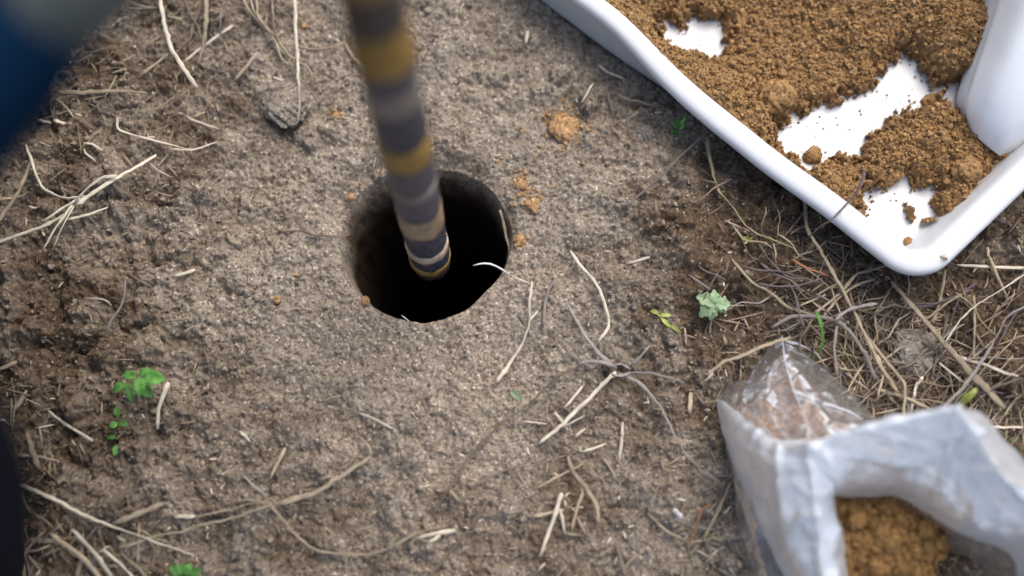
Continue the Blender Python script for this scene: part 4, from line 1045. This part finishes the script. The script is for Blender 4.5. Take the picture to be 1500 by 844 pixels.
# ------------------------------------------------------------------ plastic bag of soil
def film_mat(name, col, a, milk, rough=.22, wr=1.0, gloss=.5, tint=(.96, .97, .98)):
    m = bpy.data.materials.new(name); m.use_nodes = True; nt = m.node_tree
    for n in list(nt.nodes): nt.nodes.remove(n)
    out = node(nt, 'ShaderNodeOutputMaterial'); tr = node(nt, 'ShaderNodeBsdfTransparent'); tr.inputs[0].default_value = (*tint, 1)
    df = node(nt, 'ShaderNodeBsdfDiffuse'); df.inputs[0].default_value = (*col, 1)
    tl = node(nt, 'ShaderNodeBsdfTranslucent'); tl.inputs[0].default_value = (*col, 1)
    gl = node(nt, 'ShaderNodeBsdfGlossy'); gl.inputs[0].default_value = (1, 1, 1, 1); gl.inputs['Roughness'].default_value = rough
    m1 = node(nt, 'ShaderNodeMixShader'); m1.inputs[0].default_value = .35
    nt.links.new(df.outputs[0], m1.inputs[1]); nt.links.new(tl.outputs[0], m1.inputs[2])
    m2 = node(nt, 'ShaderNodeMixShader')
    nz = noise(nt, 40, 4, .6, dist=1.0)
    mr = node(nt, 'ShaderNodeMapRange'); mr.inputs['From Min'].default_value = .3; mr.inputs['From Max'].default_value = .7
    mr.inputs['To Min'].default_value = a - milk; mr.inputs['To Max'].default_value = a + milk
    nt.links.new(nz, mr.inputs[0]); nt.links.new(mr.outputs[0], m2.inputs[0])
    nt.links.new(tr.outputs[0], m2.inputs[1]); nt.links.new(m1.outputs[0], m2.inputs[2])
    m3 = node(nt, 'ShaderNodeMixShader')
    fr = node(nt, 'ShaderNodeFresnel'); fr.inputs[0].default_value = 1.45
    ml = node(nt, 'ShaderNodeMath', operation='MULTIPLY'); ml.inputs[1].default_value = gloss
    nt.links.new(fr.outputs[0], ml.inputs[0])
    nt.links.new(ml.outputs[0], m3.inputs[0]); nt.links.new(m2.outputs[0], m3.inputs[1]); nt.links.new(gl.outputs[0], m3.inputs[2])
    nt.links.new(m3.outputs[0], out.inputs[0])
    bp = node(nt, 'ShaderNodeBump'); bp.inputs['Strength'].default_value = min(1, wr); bp.inputs['Distance'].default_value = .004
    g = node(nt, 'ShaderNodeNewGeometry'); nzv = node(nt, 'ShaderNodeTexNoise'); nzv.inputs['Scale'].default_value = 30; nt.links.new(g.outputs['Position'], nzv.inputs['Vector'])
    ad = node(nt, 'ShaderNodeVectorMath', operation='MULTIPLY_ADD'); nt.links.new(nzv.outputs['Color'], ad.inputs[0]); ad.inputs[1].default_value = (.03, .03, .03); nt.links.new(g.outputs['Position'], ad.inputs[2])
    hs_ = None
    for sc_, am in ((38, 1.0), (90, .4)):
        v = node(nt, 'ShaderNodeTexVoronoi'); v.feature = 'F1'; v.inputs['Scale'].default_value = sc_; nt.links.new(ad.outputs[0], v.inputs['Vector'])
        mm = node(nt, 'ShaderNodeMath', operation='MULTIPLY'); mm.inputs[1].default_value = am; nt.links.new(v.outputs['Distance'], mm.inputs[0])
        if hs_ is None: hs_ = mm.outputs[0]
        else:
            aa = node(nt, 'ShaderNodeMath', operation='ADD'); nt.links.new(hs_, aa.inputs[0]); nt.links.new(mm.outputs[0], aa.inputs[1]); hs_ = aa.outputs[0]
    nt.links.new(hs_, bp.inputs['Height'])
    for s_ in (df, tl, gl, fr): nt.links.new(bp.outputs[0], s_.inputs['Normal'])
    return m
M_FILM = film_mat('clear_film', (.48, .50, .54), .30, .14, .24, .7, .6)
M_CUFF = film_mat('milky_film', (.74, .80, .87), .76, .12, .36, .20, .6)
M_CREASE = film_mat('film_crease', (.66, .70, .76), .45, .15, .3, .2, .7)

bag = empty('plastic_bag', U(1200, 640), 'open clear plastic bag filled with ochre soil at the lower right', 'bag')
def folds(C, u, v, f=1.0):
    return (fbm(C[..., 0], C[..., 1], 28, 501, 3) - .5) * .010 * f + (1 - np.abs(fbm(C[..., 0] * 1.0 + C[..., 2], C[..., 1] * .5, 60, 503, 3) * 2 - 1)) ** 6 * .0025 * f
# body: from the sealed bottom corners on the ground up to the mouth
body = [[(1048, 588, .004), (1066, 572, .006), (1092, 545, .006), (1118, 518, .006), (1146, 494, .010), (1180, 520, .006), (1222, 560, .005), (1270, 600, .004), (1330, 640, .003)],
        [(1053, 596, .016), (1080, 584, .026), (1108, 562, .030), (1132, 540, .030), (1153, 520, .026), (1182, 540, .026), (1218, 573, .024), (1266, 612, .022), (1330, 650, .020)],
        [(1062, 640, .024), (1092, 620, .040), (1124, 600, .046), (1152, 580, .047), (1176, 568, .046), (1204, 584, .044), (1238, 604, .042), (1280, 628, .040), (1340, 656, .038)],
        [(1078, 700, .026), (1112, 678, .046), (1150, 658, .056), (1182, 642, .060), (1208, 630, .060), (1234, 632, .060), (1266, 638, .060), (1306, 648, .060), (1350, 664, .060)],
        [(1100, 800, .026), (1130, 780, .046), (1165, 750, .060), (1190, 720, .070), (1215, 690, .074), (1250, 668, .076), (1290, 656, .078), (1330, 650, .080), (1370, 650, .080)]]
ctrl = [[tuple(U(*p)) for p in r] for r in body]
child('bag_body', grid_mesh('bag_body', ctrl, 150, 130, fn=folds), M_FILM, bag)
# lower left flank that stays below the turned down cuff
fl = [[(1030, 640, .002), (1050, 590, .004)], [(1056, 700, .004), (1060, 620, .022)]]
flank = [[(1062, 650, .001), (1066, 655, .018), (1078, 668, .032), (1110, 690, .040)],
         [(1068, 710, .001), (1076, 712, .022), (1092, 716, .038), (1130, 730, .044)],
         [(1078, 770, .001), (1088, 772, .022), (1112, 776, .040), (1150, 790, .046)],
         [(1092, 850, .001), (1106, 850, .022), (1136, 854, .040), (1180, 860, .046)],
         [(1130, 950, .001), (1142, 950, .022), (1170, 950, .040), (1210, 950, .046)],
         [(1200, 1040, .001), (1205, 1030, .022), (1225, 1015, .040), (1260, 990, .046)]]
child('bag_side', grid_mesh('bag_side', [[tuple(U(*p)) for p in r] for r in flank], 40, 150, fn=lambda C, u, v: folds(C, u, v, .6)), M_FILM, bag)
# mouth: turned down cuff outside, ridge, inner face down to the soil.  stations run clockwise from the left
cuff = [  # outer edge            outer middle          below the ridge        ridge                 inner upper          inner lower          at the soil
 [(1150, 850, .030), (1152, 840, .050), (1172, 842, .084), (1205, 845, .098), (1232, 846, .088), (1240, 848, .072), (1243, 850, .052)],
 [(1112, 762, .030), (1116, 760, .054), (1150, 766, .086), (1198, 775, .104), (1222, 782, .092), (1230, 790, .074), (1233, 792, .052)],
 [(1078, 682, .028), (1090, 684, .056), (1130, 692, .088), (1190, 698, .108), (1212, 714, .094), (1218, 728, .076), (1222, 738, .053)],
 [(1052, 588, .020), (1080, 618, .056), (1130, 662, .088), (1184, 668, .110), (1212, 700, .096), (1219, 718, .078), (1222, 727, .053)],
 [(1120, 640, .062), (1140, 650, .074), (1175, 655, .094), (1206, 646, .113), (1235, 684, .098), (1242, 710, .080), (1244, 728, .053)],
 [(1232, 645, .080), (1235, 643, .088), (1245, 640, .100), (1262, 630, .118), (1278, 672, .100), (1280, 705, .080), (1280, 728, .053)],
 [(1318, 640, .078), (1322, 632, .088), (1328, 622, .104), (1334, 612, .122), (1332, 660, .104), (1322, 705, .080), (1312, 727, .053)],
 [(1400, 640, .066), (1402, 622, .086), (1400, 610, .108), (1394, 601, .126), (1385, 655, .106), (1362, 712, .080), (1340, 740, .053)],
 [(1465, 665, .054), (1455, 638, .082), (1438, 620, .106), (1418, 622, .126), (1412, 684, .104), (1394, 738, .082), (1366, 757, .056)],
 [(1540, 740, .050), (1520, 712, .078), (1494, 694, .104), (1462, 688, .120), (1452, 736, .104), (1432, 768, .084), (1410, 782, .062)],
 [(1610, 830, .050), (1590, 800, .078), (1560, 775, .104), (1522, 755, .118), (1510, 786, .102), (1496, 806, .084), (1480, 812, .066)],
 [(1640, 960, .040), (1620, 940, .070), (1590, 920, .096), (1555, 890, .108), (1530, 880, .094), (1500, 872, .080), (1480, 870, .066)],
 [(1520, 1060, .035), (1510, 1040, .065), (1495, 1020, .090), (1465, 1000, .100), (1440, 950, .088), (1410, 925, .074), (1395, 915, .060)],
 [(1350, 1060, .030), (1350, 1030, .060), (1350, 1010, .084), (1345, 985, .096), (1330, 950, .084), (1310, 925, .070), (1305, 915, .052)],
 [(1210, 980, .030), (1220, 970, .055), (1235, 950, .080), (1250, 935, .094), (1262, 910, .084), (1265, 895, .070), (1268, 890, .052)],
]
def ring_mix(a, b, f): return tuple(np.array(a) * (1 - f) + np.array(b) * f)
cuff = [r[:3] + [ring_mix(r[2], r[3], .86), r[3], ring_mix(r[3], r[4], .16)] + r[4:] for r in cuff]
NS = len(cuff)
ctrl = [[tuple(U(*cuff[s][k])) for s in range(NS)] for k in range(9)]
def cuff_fold(C, u, v):
    a = u * 2 * np.pi
    n = fbm(np.cos(a) * 2 + 3 + v * .5, np.sin(a) * 2 + 3, 2.0, 511, 2) - .5
    n2 = fbm(np.cos(a) * 2 + v * .25, np.sin(a) * 2 + v * .2, 6, 513, 3) - .5
    return (n * .006 + n2 * .0004 + (fbm(C[..., 0], C[..., 1], 30, 515, 3) - .5) * .006 + (1 - np.abs(fbm(C[..., 0] + C[..., 2] * .6, C[..., 1] - C[..., 2] * .5, 24, 517, 3) * 2.4 - 1.2)) ** 3 * .0038 + (1 - np.abs(fbm(C[..., 0] * .4 + C[..., 2], C[..., 1], 60, 519, 2) * 2.4 - 1.2)) ** 3 * .0016) * (1 - .85 * smooth(.75, 1, v)) * (.3 + .7 * smooth(0, .3, v))
child('bag_cuff', grid_mesh('bag_cuff', ctrl, 420, 150, True, fn=cuff_fold), M_CUFF, bag)
# gathered creases of film
for k, (pts, w) in enumerate((([(1145, 492, .018), (1150, 530, .038), (1162, 570, .050), (1178, 610, .060), (1194, 645, .070), (1204, 668, .080)], .0016),
                              ([(1150, 500, .014), (1175, 507, .012), (1196, 520, .010)], .0030), ([(1152, 512, .020), (1178, 522, .016), (1208, 545, .014)], .0020),
                              ([(1160, 572, .050), (1200, 588, .047), (1240, 602, .044), (1264, 615, .040)], .0040), ([(1165, 582, .050), (1210, 598, .047), (1250, 612, .042)], .0016),
                              ([(1062, 592, .020), (1098, 622, .042), (1140, 652, .060), (1180, 668, .078)], .0012), ([(1104, 598, .040), (1118, 625, .050), (1150, 655, .064)], .0011),
                              ([(1128, 606, .050), (1142, 630, .056), (1170, 660, .072)], .0012), ([(1190, 655, .075), (1220, 640, .064), (1250, 622, .054)], .0012))):
    child('film_crease', strand_mesh('film_crease', np.stack([U(*p) for p in pts]) + np.array([0, 0, .0012]), w, w * .6, flat=.3), M_CREASE, bag)
# soil inside the bag: seen through the film, and open at the mouth
def shift(C, u, v): return -.0045 + (fbm(C[..., 0], C[..., 1], 60, 521, 3) - .5) * .010 + worley(C[..., 0], C[..., 1], 160, 523) * .003 - .004
me = grid_mesh('bag_soil', [[tuple(U(*p)) for p in r] for r in body], 150, 130, fn=shift)
link('bag_soil', me, M_BAGSOIL, label='brown soil showing through the clear film of the plastic bag', cat='soil', kind='stuff')
me = grid_mesh('bag_soil', [[tuple(U(*p)) for p in r] for r in flank], 60, 150, fn=shift)
link('bag_soil', me, M_BAGSOIL, label='brown soil in the side of the bag under its turned down cuff', cat='soil', kind='stuff')
pc = U(1310, 800, .05)
xs = np.arange(-.085, .085, .0009); X, Y = np.meshgrid(xs, xs)
Rr = np.hypot(X, Y); Xw = X + pc[0]; Yw = Y + pc[1]
H = .041 + .010 * np.exp(-Rr ** 2 / .03 ** 2) - .006 + worley(Xw, Yw, 110, 531) * .006 + worley(Xw, Yw, 240, 533) * .0035 + (fbm(Xw, Yw, 60, 535, 3) - .5) * .008
i = np.arange(X.size).reshape(X.shape); Q = np.stack([i[:-1, :-1], i[:-1, 1:], i[1:, 1:], i[1:, :-1]], -1)
pxx, pyy = to_px(Xw, Yw, .05)
okk = (poly_sdf(pxx, pyy, [(1190, 690), (1330, 690), (1400, 760), (1392, 800), (1368, 850), (1340, 930), (1240, 930), (1205, 850)]) + (fbm(Xw, Yw, 150, 541, 3) - .5) * 14 < 0)
Q = Q[okk[:-1, :-1]]
V = np.stack([Xw, Yw, H], -1).reshape(-1, 3); used = np.unique(Q); remap = -np.ones(X.size, int); remap[used] = np.arange(len(used))
link('mouth_soil', new_mesh('mouth_soil', V[used], quads=remap[Q]), M_MOUTH, label='ochre brown soil visible in the open mouth of the bag', cat='soil', kind='stuff')
liner = [[tuple(U(*cuff[s_][8])) for s_ in range(NS)]]
for f_, z_ in ((.97, .035), (.90, .015), (.6, .006), (.05, .005)):
    cc = np.mean(np.array(liner[0]), 0)
    liner.append([tuple(np.array([*(cc[:2] + (np.array(p[:2]) - cc[:2]) * f_), z_])) for p in liner[0]])
child('bag_liner', grid_mesh('bag_liner', liner, 120, 30, True), M_FILM, bag)
sel = rng.choice(len(used), 3800); P = V[used][sel] + np.array([0, 0, .0005]); r = .0007 + .0013 * rng.random(len(P)) ** 3 + .002 * rng.random(len(P)) ** 14
link('mouth_crumbs', crumbs('mouth_crumbs', P, r, M_MOUTH, False), M_MOUTH, label='ochre crumbs on the soil in the mouth of the bag', cat='soil crumbs', kind='stuff')
for k, (lb, x_, y_, r_) in enumerate((('biggest ochre clod in the middle of the bag mouth', 1300, 792, 17), ('ochre clod at the upper left inside the bag mouth', 1256, 762, 11), ('ochre clod at the right inside the bag mouth', 1355, 778, 11), ('ochre clod at the bottom edge inside the bag mouth', 1288, 832, 12))):
    link('ochre_clod', clod_mesh('ochre_clod', U(x_, y_, .049), r_ * PX, .7, 4, 90 + k * 5, .35), M_MOUTH, label=lb, cat='clod')

# ------------------------------------------------------------------ small green plants
def leaf_mesh(name, base, tip, width, lift_tip=.002, cup=.25, droop=.3, lobes=0, nu=7, nv=14):
    """leaf blade between two world points"""
    base = np.array(base); tip = np.array(tip); d_ = tip - base; L = np.linalg.norm(d_); d_ /= L
    s_ = np.cross(d_, [0, 0, 1]); s_ /= np.linalg.norm(s_); n_ = np.cross(s_, d_)
    V = []; uv = []
    for j in range(nv):
        t = j / (nv - 1)
        wv = width * .5 * (math.sin(math.pi * t ** .85) ** .7 + .03)
        if lobes: wv *= .62 + .5 * abs(math.sin(t * math.pi * lobes)) + rng.normal(0, .05)
        for i_ in range(nu):
            q = i_ / (nu - 1) * 2 - 1
            z = cup * wv * abs(q) ** 1.3 + math.sin(t * math.pi) * L * droop * .35 + rng.normal(0, .00012)
            V.append(base + d_ * L * t + s_ * q * wv + n_ * z); uv.append((q * .5 + .5, t))
    F = []
    for j in range(nv - 1):
        for i_ in range(nu - 1):
            a = j * nu + i_; F.append((a, a + 1, a + nu + 1, a + nu))
    me = bpy.data.meshes.new(name); me.from_pydata([tuple(v) for v in V], [], F)
    l = me.uv_layers.new(name='UVMap')
    for lp in me.loops: l.data[lp.index].uv = uv[lp.vertex_index]
    me.polygons.foreach_set('use_smooth', [True] * len(me.polygons)); me.update()
    return me
def leaf(par, bx, by, tx, ty, w, z0, z1, mat=M_LEAF, **kw):
    dz = max(float(par.location.z), 0) * .8 + .0015
    o = child('leaf', leaf_mesh('leaf', U(bx, by, z0 + dz), U(tx, ty, z1 + dz), w * PX, **kw), mat, par)
    md = o.modifiers.new('s', 'SOLIDIFY'); md.thickness = .0003
    return o
p0 = ground_pt(172, 747)
sd = empty('seedling', p0, 'clover like seedling with bright green leaves at the left', 'seedling')
child('stem', strand_mesh('stem', np.stack([ground_pt(172, 747, .001), ground_pt(192, 728, .003), ground_pt(207, 705, .006), U(214, 680, .012), U(217, 650, .016), U(216, 620, .020), U(210, 580, .025)]), .0022, .0017), M_ROOT, sd)
for a in ((210, 553, 242, 556, 21, .026, .031), (205, 553, 205, 580, 16, .030, .026), (210, 566, 223, 582, 15, .018, .016), (186, 560, 197, 592, 11, .024, .016), (184, 562, 165, 574, 12, .024, .018), (200, 552, 180, 548, 13, .022, .020), (203, 550, 222, 541, 11, .022, .022)):
    leaf(sd, *a)
child('stem', strand_mesh('stem', np.stack([U(210, 580, .024), U(204, 562, .026), U(192, 558, .025), U(183, 560, .024)]), .0010, .0008), M_LEAFY, sd)
s2 = empty('sprout', ground_pt(176, 640), 'smaller thin sprout with round green leaves left of the clover seedling stem', 'seedling')
child('stem', strand_mesh('stem', np.stack([ground_pt(178, 662, .001), U(175, 640, .005), U(174, 622, .010), U(172, 598, .013)]), .0010, .0008), M_LEAFY, s2)
for a in ((173, 612, 171, 595, 9, .012, .013), (173, 620, 189, 622, 9, .011, .012), (172, 621, 160, 625, 9, .010, .010), (170, 640, 156, 642, 6, .006, .005), (172, 652, 168, 668, 9, .005, .004), (178, 650, 190, 655, 5, .004, .003), (196, 668, 206, 676, 4, .004, .003)):
    leaf(s2, *a, mat=M_LEAF)
s3 = empty('sprout', ground_pt(265, 840), 'bright green curled sprout at the bottom left edge', 'seedling')
for a in ((268, 842, 248, 830, 14, .004, .008), (268, 842, 262, 825, 12, .005, .009), (270, 842, 280, 826, 13, .005, .009), (272, 844, 296, 834, 14, .005, .008), (265, 846, 246, 846, 10, .004, .005), (280, 838, 290, 848, 10, .005, .004)):
    leaf(s3, *a, mat=M_LEAF)
s4 = empty('sprout', ground_pt(994, 190), 'little feathery green sprout beside the tray left edge', 'seedling')
for a in ((992, 188, 982, 180, 6, .003, .007), (993, 186, 990, 172, 5, .003, .009), (995, 186, 1004, 172, 5, .003, .009), (996, 190, 1004, 182, 5, .003, .006), (994, 192, 998, 204, 5, .003, .003), (990, 192, 982, 194, 5, .002, .003), (1000, 180, 1006, 166, 4, .004, .010)):
    leaf(s4, *a, mat=M_LEAF)
s5 = empty('sprout', ground_pt(1096, 352), 'tiny yellow green sprout by the olive root', 'seedling')
for a in ((1096, 353, 1088, 346, 3, .004, .007), (1096, 353, 1094, 344, 3, .004, .007), (1096, 353, 1103, 347, 3, .004, .007), (1096, 353, 1103, 356, 3, .004, .006), (1096, 353, 1090, 358, 3, .004, .005)):
    leaf(s5, *a, mat=M_LEAFY)
s6 = empty('lobed_leaf', ground_pt(1045, 440), 'pale green wilted lobed leaf on soil near the tray', 'leaf')
for a in ((1046, 446, 1020, 434, 20, .007, .006), (1046, 446, 1024, 464, 20, .007, .004), (1048, 446, 1040, 470, 14, .007, .004), (1048, 446, 1070, 446, 20, .007, .006), (1048, 444, 1064, 458, 14, .007, .005), (1046, 445, 1046, 424, 12, .007, .007)):
    leaf(s6, *a, mat=M_LEAFP, lobes=2.5, cup=.35)
child('stem', strand_mesh('stem', np.stack([ground_pt(1076, 393, .003), U(1064, 418, .012), U(1048, 445, .013), U(1042, 468, .010), ground_pt(1039, 492, .002)]), .0028, .0016), M_STRAW, s6)
s7 = empty('yellow_sprig', ground_pt(968, 470), 'yellowing green sprig on soil between the leaf and the grey root', 'leaf')
for a in ((966, 460, 952, 455, 6, .004, .004), (966, 462, 984, 462, 6, .004, .004), (968, 466, 984, 482, 6, .004, .002), (980, 476, 998, 488, 6, .003, .002)):
    leaf(s7, *a, mat=M_LEAFY)
child('stem', strand_mesh('stem', np.stack([ground_pt(955, 455, .003), U(970, 468, .009), U(982, 486, .008), ground_pt(994, 506, .002)]), .0020, .0010), M_LEAFY, s7)
g_ = ground_pt(755, 580, .0015); o = link('leaf_fragment', leaf_mesh('leaf_fragment', ground_pt(747, 572, .0016), ground_pt(764, 588, .0016), 10 * PX), M_LEAFP, label='tiny mint green leaf fragment on bare soil', cat='leaf')
def blade(label, pts, w0, w1, mat=M_BLADE):
    P = np.stack([U(*p) for p in pts]); link('green_grass', strand_mesh('green_grass', P, w0 * PX, w1 * PX, flat=.22, jag=.03, tip=.3), mat, label=label, cat='grass blade')
blade('bright green curved grass blade beside the top of the bag', [(1188, 526, .012), (1200, 515, .020), (1205, 495, .030), (1202, 472, .034), (1194, 455, .032)], 6, 8)
blade('green grass blade tip showing behind the bag mouth', [(1396, 604, .006), (1410, 590, .014), (1424, 576, .018), (1432, 568, .018)], 14, 9, M_LEAFY)
blade('dark green blade at the right edge behind the bag mouth', [(1470, 664, .004), (1478, 654, .008), (1492, 640, .012)], 8, 9, M_LEAF)

# ------------------------------------------------------------------ person crouching at the left, one gloved hand on the pole
def cloth(name, a, b_, sc_=500, rough=.9):
    m, nt, b = mat_new(name)
    w = node(nt, 'ShaderNodeTexWave'); w.inputs['Scale'].default_value = sc_; w.inputs['Distortion'].default_value = .6
    g = node(nt, 'ShaderNodeNewGeometry'); nt.links.new(g.outputs['Position'], w.inputs[0])
    c = ramp(nt, noise(nt, 40, 5, .6), [(.35, a), (.65, b_)])
    nt.links.new(c, b.inputs['Base Color']); spec(b, rough, .04); bump(nt, b, w.outputs['Fac'], .3, .0004)
    return m
M_JACKET = cloth('navy_cloth', (.002, .012, .032), (.003, .017, .042))
M_TROUS = cloth('black_cloth', (.003, .004, .007), (.006, .007, .011))
M_GLOVE = cloth('olive_glove', (.085, .095, .085), (.12, .13, .115), 900)
M_SKIN, nt_, b_s = mat_new('skin'); b_s.inputs['Base Color'].default_value = (.42, .24, .16, 1); b_s.inputs['Roughness'].default_value = .5
M_BOOT = cloth('rubber_boot', (.012, .012, .012), (.02, .02, .02), 300, .5)
M_HAIR = cloth('hair', (.012, .009, .007), (.022, .016, .012), 900, .6)

def skin_mesh(name, chains, levels=2):
    """chains: lists of (point, radius); chains that start at an existing point join there"""
    verts, edges, rad, idx = [], [], [], {}
    for ch in chains:
        prev = None
        for p, r in ch:
            k = tuple(round(float(c), 4) for c in p)
            if k not in idx: idx[k] = len(verts); verts.append(k); rad.append(r)
            if prev is not None and prev != idx[k]: edges.append((prev, idx[k]))
            prev = idx[k]
    me = bpy.data.meshes.new(name); me.from_pydata(verts, edges, []); me.update()
    ob = bpy.data.objects.new(name + '_tmp', me); scene.collection.objects.link(ob)
    md = ob.modifiers.new('skin', 'SKIN')
    for i_, r in enumerate(rad):
        sv = me.skin_vertices[0].data[i_]; sv.radius = (r, r) if not isinstance(r, tuple) else r; sv.use_root = (i_ == 0)
    sb = ob.modifiers.new('sub', 'SUBSURF'); sb.levels = levels; sb.render_levels = levels
    dg = bpy.context.evaluated_depsgraph_get(); ev = ob.evaluated_get(dg)
    out = bpy.data.meshes.new_from_object(ev); bpy.data.objects.remove(ob)
    out.polygons.foreach_set('use_smooth', [True] * len(out.polygons)); out.name = name
    return out

elbow = U(-190, 325, .44); wrist = U(140, -48, .475); wr2 = U(52, 36, .46)
grip = POLE_AT(.60)                                   # where the fist closes on the pole, above the picture
hip = np.array([-.80, -.10, .30]); chest = np.array([-.70, -.06, .62]); neck = np.array([-.60, -.03, .80])
sh_r = np.array([-.62, -.24, .74]); sh_l = np.array([-.60, .16, .74])
person = empty('person', (-.72, -.06, 0.0), 'person in navy sleeves and dark trousers crouching at the left edge', 'person')
head = neck + np.array([.05, 0, .20])
body_ch = [[(hip, .13), (hip * .5 + chest * .5, .13), (chest, .14), (neck, .055), (neck + [.02, 0, .06], .055)],]
arm_l = [[(chest + [0, 0, .06], .10), (sh_l, .062), (elbow, .036), (wr2 * .55 + elbow * .45, .030), (wr2, .026)]]
knee_l = U(-195, 250, .44); knee_r = U(-94, 742, .46)
foot_l = np.array([-.46, .16, .07]); foot_r = np.array([-.44, -.20, .07])
child('jacket', skin_mesh('jacket', [[(hip + [0, 0, .05], .14), (chest * .6 + hip * .4, .145), (chest, .15), (chest + [.04, 0, .08], .11), (neck, .065)],
                                      [(chest, .15), (sh_l, .070), (sh_l * .5 + elbow * .5, .052), (elbow, .032), (wr2 * .5 + elbow * .5, .025), (wr2, .022), (wrist * .35 + wr2 * .65, .021)],
                                      [(chest, .15), (sh_r, .070), (np.array([-.52, -.34, .58]), .052), (np.array([-.43, -.26, .50]), .040), (np.array([-.38, -.20, .49]), .036)]]), M_JACKET, person)
child('trousers', skin_mesh('trousers', [[(hip, .105), (hip + [.04, .12, .0], .092), (knee_l * .5 + hip * .5 + [0, .06, 0], .080), (knee_l, .066), (knee_l * .45 + foot_l * .55, .055), (foot_l + [0, 0, .06], .048)],
                                         [(hip, .105), (hip + [.04, -.12, .0], .092), (knee_r * .5 + hip * .5 + [0, -.06, 0], .080), (knee_r, .060), (knee_r * .45 + foot_r * .55, .052), (foot_r + [0, 0, .06], .048)]]), M_TROUS, person)
hm = skin_mesh('head', [[(neck, .050), (neck + [.02, 0, .07], .052), (head, .085), (head + [.02, 0, .06], .080)], [(head + [0, 0, 0], .085), (head + [.085, 0, -.01], .014), (head + [.095, 0, -.025], .010)],
                        [(head, .085), (head + [0, .082, 0], .012), (head + [0, .090, .02], .009)], [(head, .085), (head + [0, -.082, 0], .012), (head + [0, -.090, .02], .009)]])
child('head', hm, M_SKIN, person)
child('hair', skin_mesh('hair', [[(head + [-.045, 0, 0], .070), (head + [-.03, 0, .06], .078), (head + [.02, 0, .088], .066)]]), M_HAIR, person)
for nm, f in (('boot', foot_l), ('boot', foot_r)):
    child(nm, skin_mesh('boot', [[(f + [-.03, 0, .08], .050), (f + [-.03, 0, 0], .046), (f + [.04, 0, -.025], .044), (f + [.12, 0, -.032], .038)]]), M_BOOT, person)
# gloved left hand: palm behind the pole, four fingers curled round it, thumb on the other side
gd = grip - wr2; gd /= np.linalg.norm(gd)
side_ = np.cross(gd, ax); side_ /= np.linalg.norm(side_)
palm = grip - gd * .030 - side_ * (RP + .012)
knx = grip + gd * .004 - side_ * (RP + .012)
ch = [[(wr2 * 1.15 - wrist * .15, .017), (wr2 * .7 + wrist * .3, .019), (wrist * .8 + wr2 * .2, .021), (palm * .5 + wrist * .5, .027), (palm, .025)]]
for k in range(4):
    o_ = ax * ((k - 1.5) * .021); r = .0095 - .0006 * abs(k - 1.2)
    kk = knx + o_
    ch.append([(palm, .026), (palm * .4 + kk * .6 + o_ * .4, .013), (kk + gd * .012, r), (grip + gd * (RP + .011) + o_, r), (grip + side_ * (RP + .009) + o_ + gd * .004, r * .95), (grip + side_ * (RP + .004) - gd * .013 + o_, r * .85)])
ch.append([(palm, .026), (palm + ax * .032 - gd * .006, .013), (grip - gd * (RP + .010) + ax * .036, .0105), (grip - gd * (RP + .004) + side_ * .016 + ax * .034, .0095)])
child('glove', skin_mesh('glove', ch), M_GLOVE, person)
gr2 = np.array([-.355, -.175, .485])
ch = [[(np.array([-.38, -.20, .49]), .028), (gr2, .026), (gr2 + [.03, .02, -.01], .028)]]
for k in range(4):
    b2 = gr2 + np.array([.03, .02, -.01]); dd = np.array([.02 - .004 * k, -.018 + .014 * k, -.004])
    ch.append([(b2, .028), (b2 + dd * 1.3, .0095), (b2 + dd * 2.0 + [0, 0, -.02], .009), (b2 + dd * 2.1 + [-.004, 0, -.042], .008)])
ch.append([(b2, .028), (gr2 + [.015, .045, -.01], .0105), (gr2 + [.03, .06, -.02], .009)])
child('glove', skin_mesh('glove', ch), M_GLOVE, person)
print('BUILT', len(bpy.data.objects))
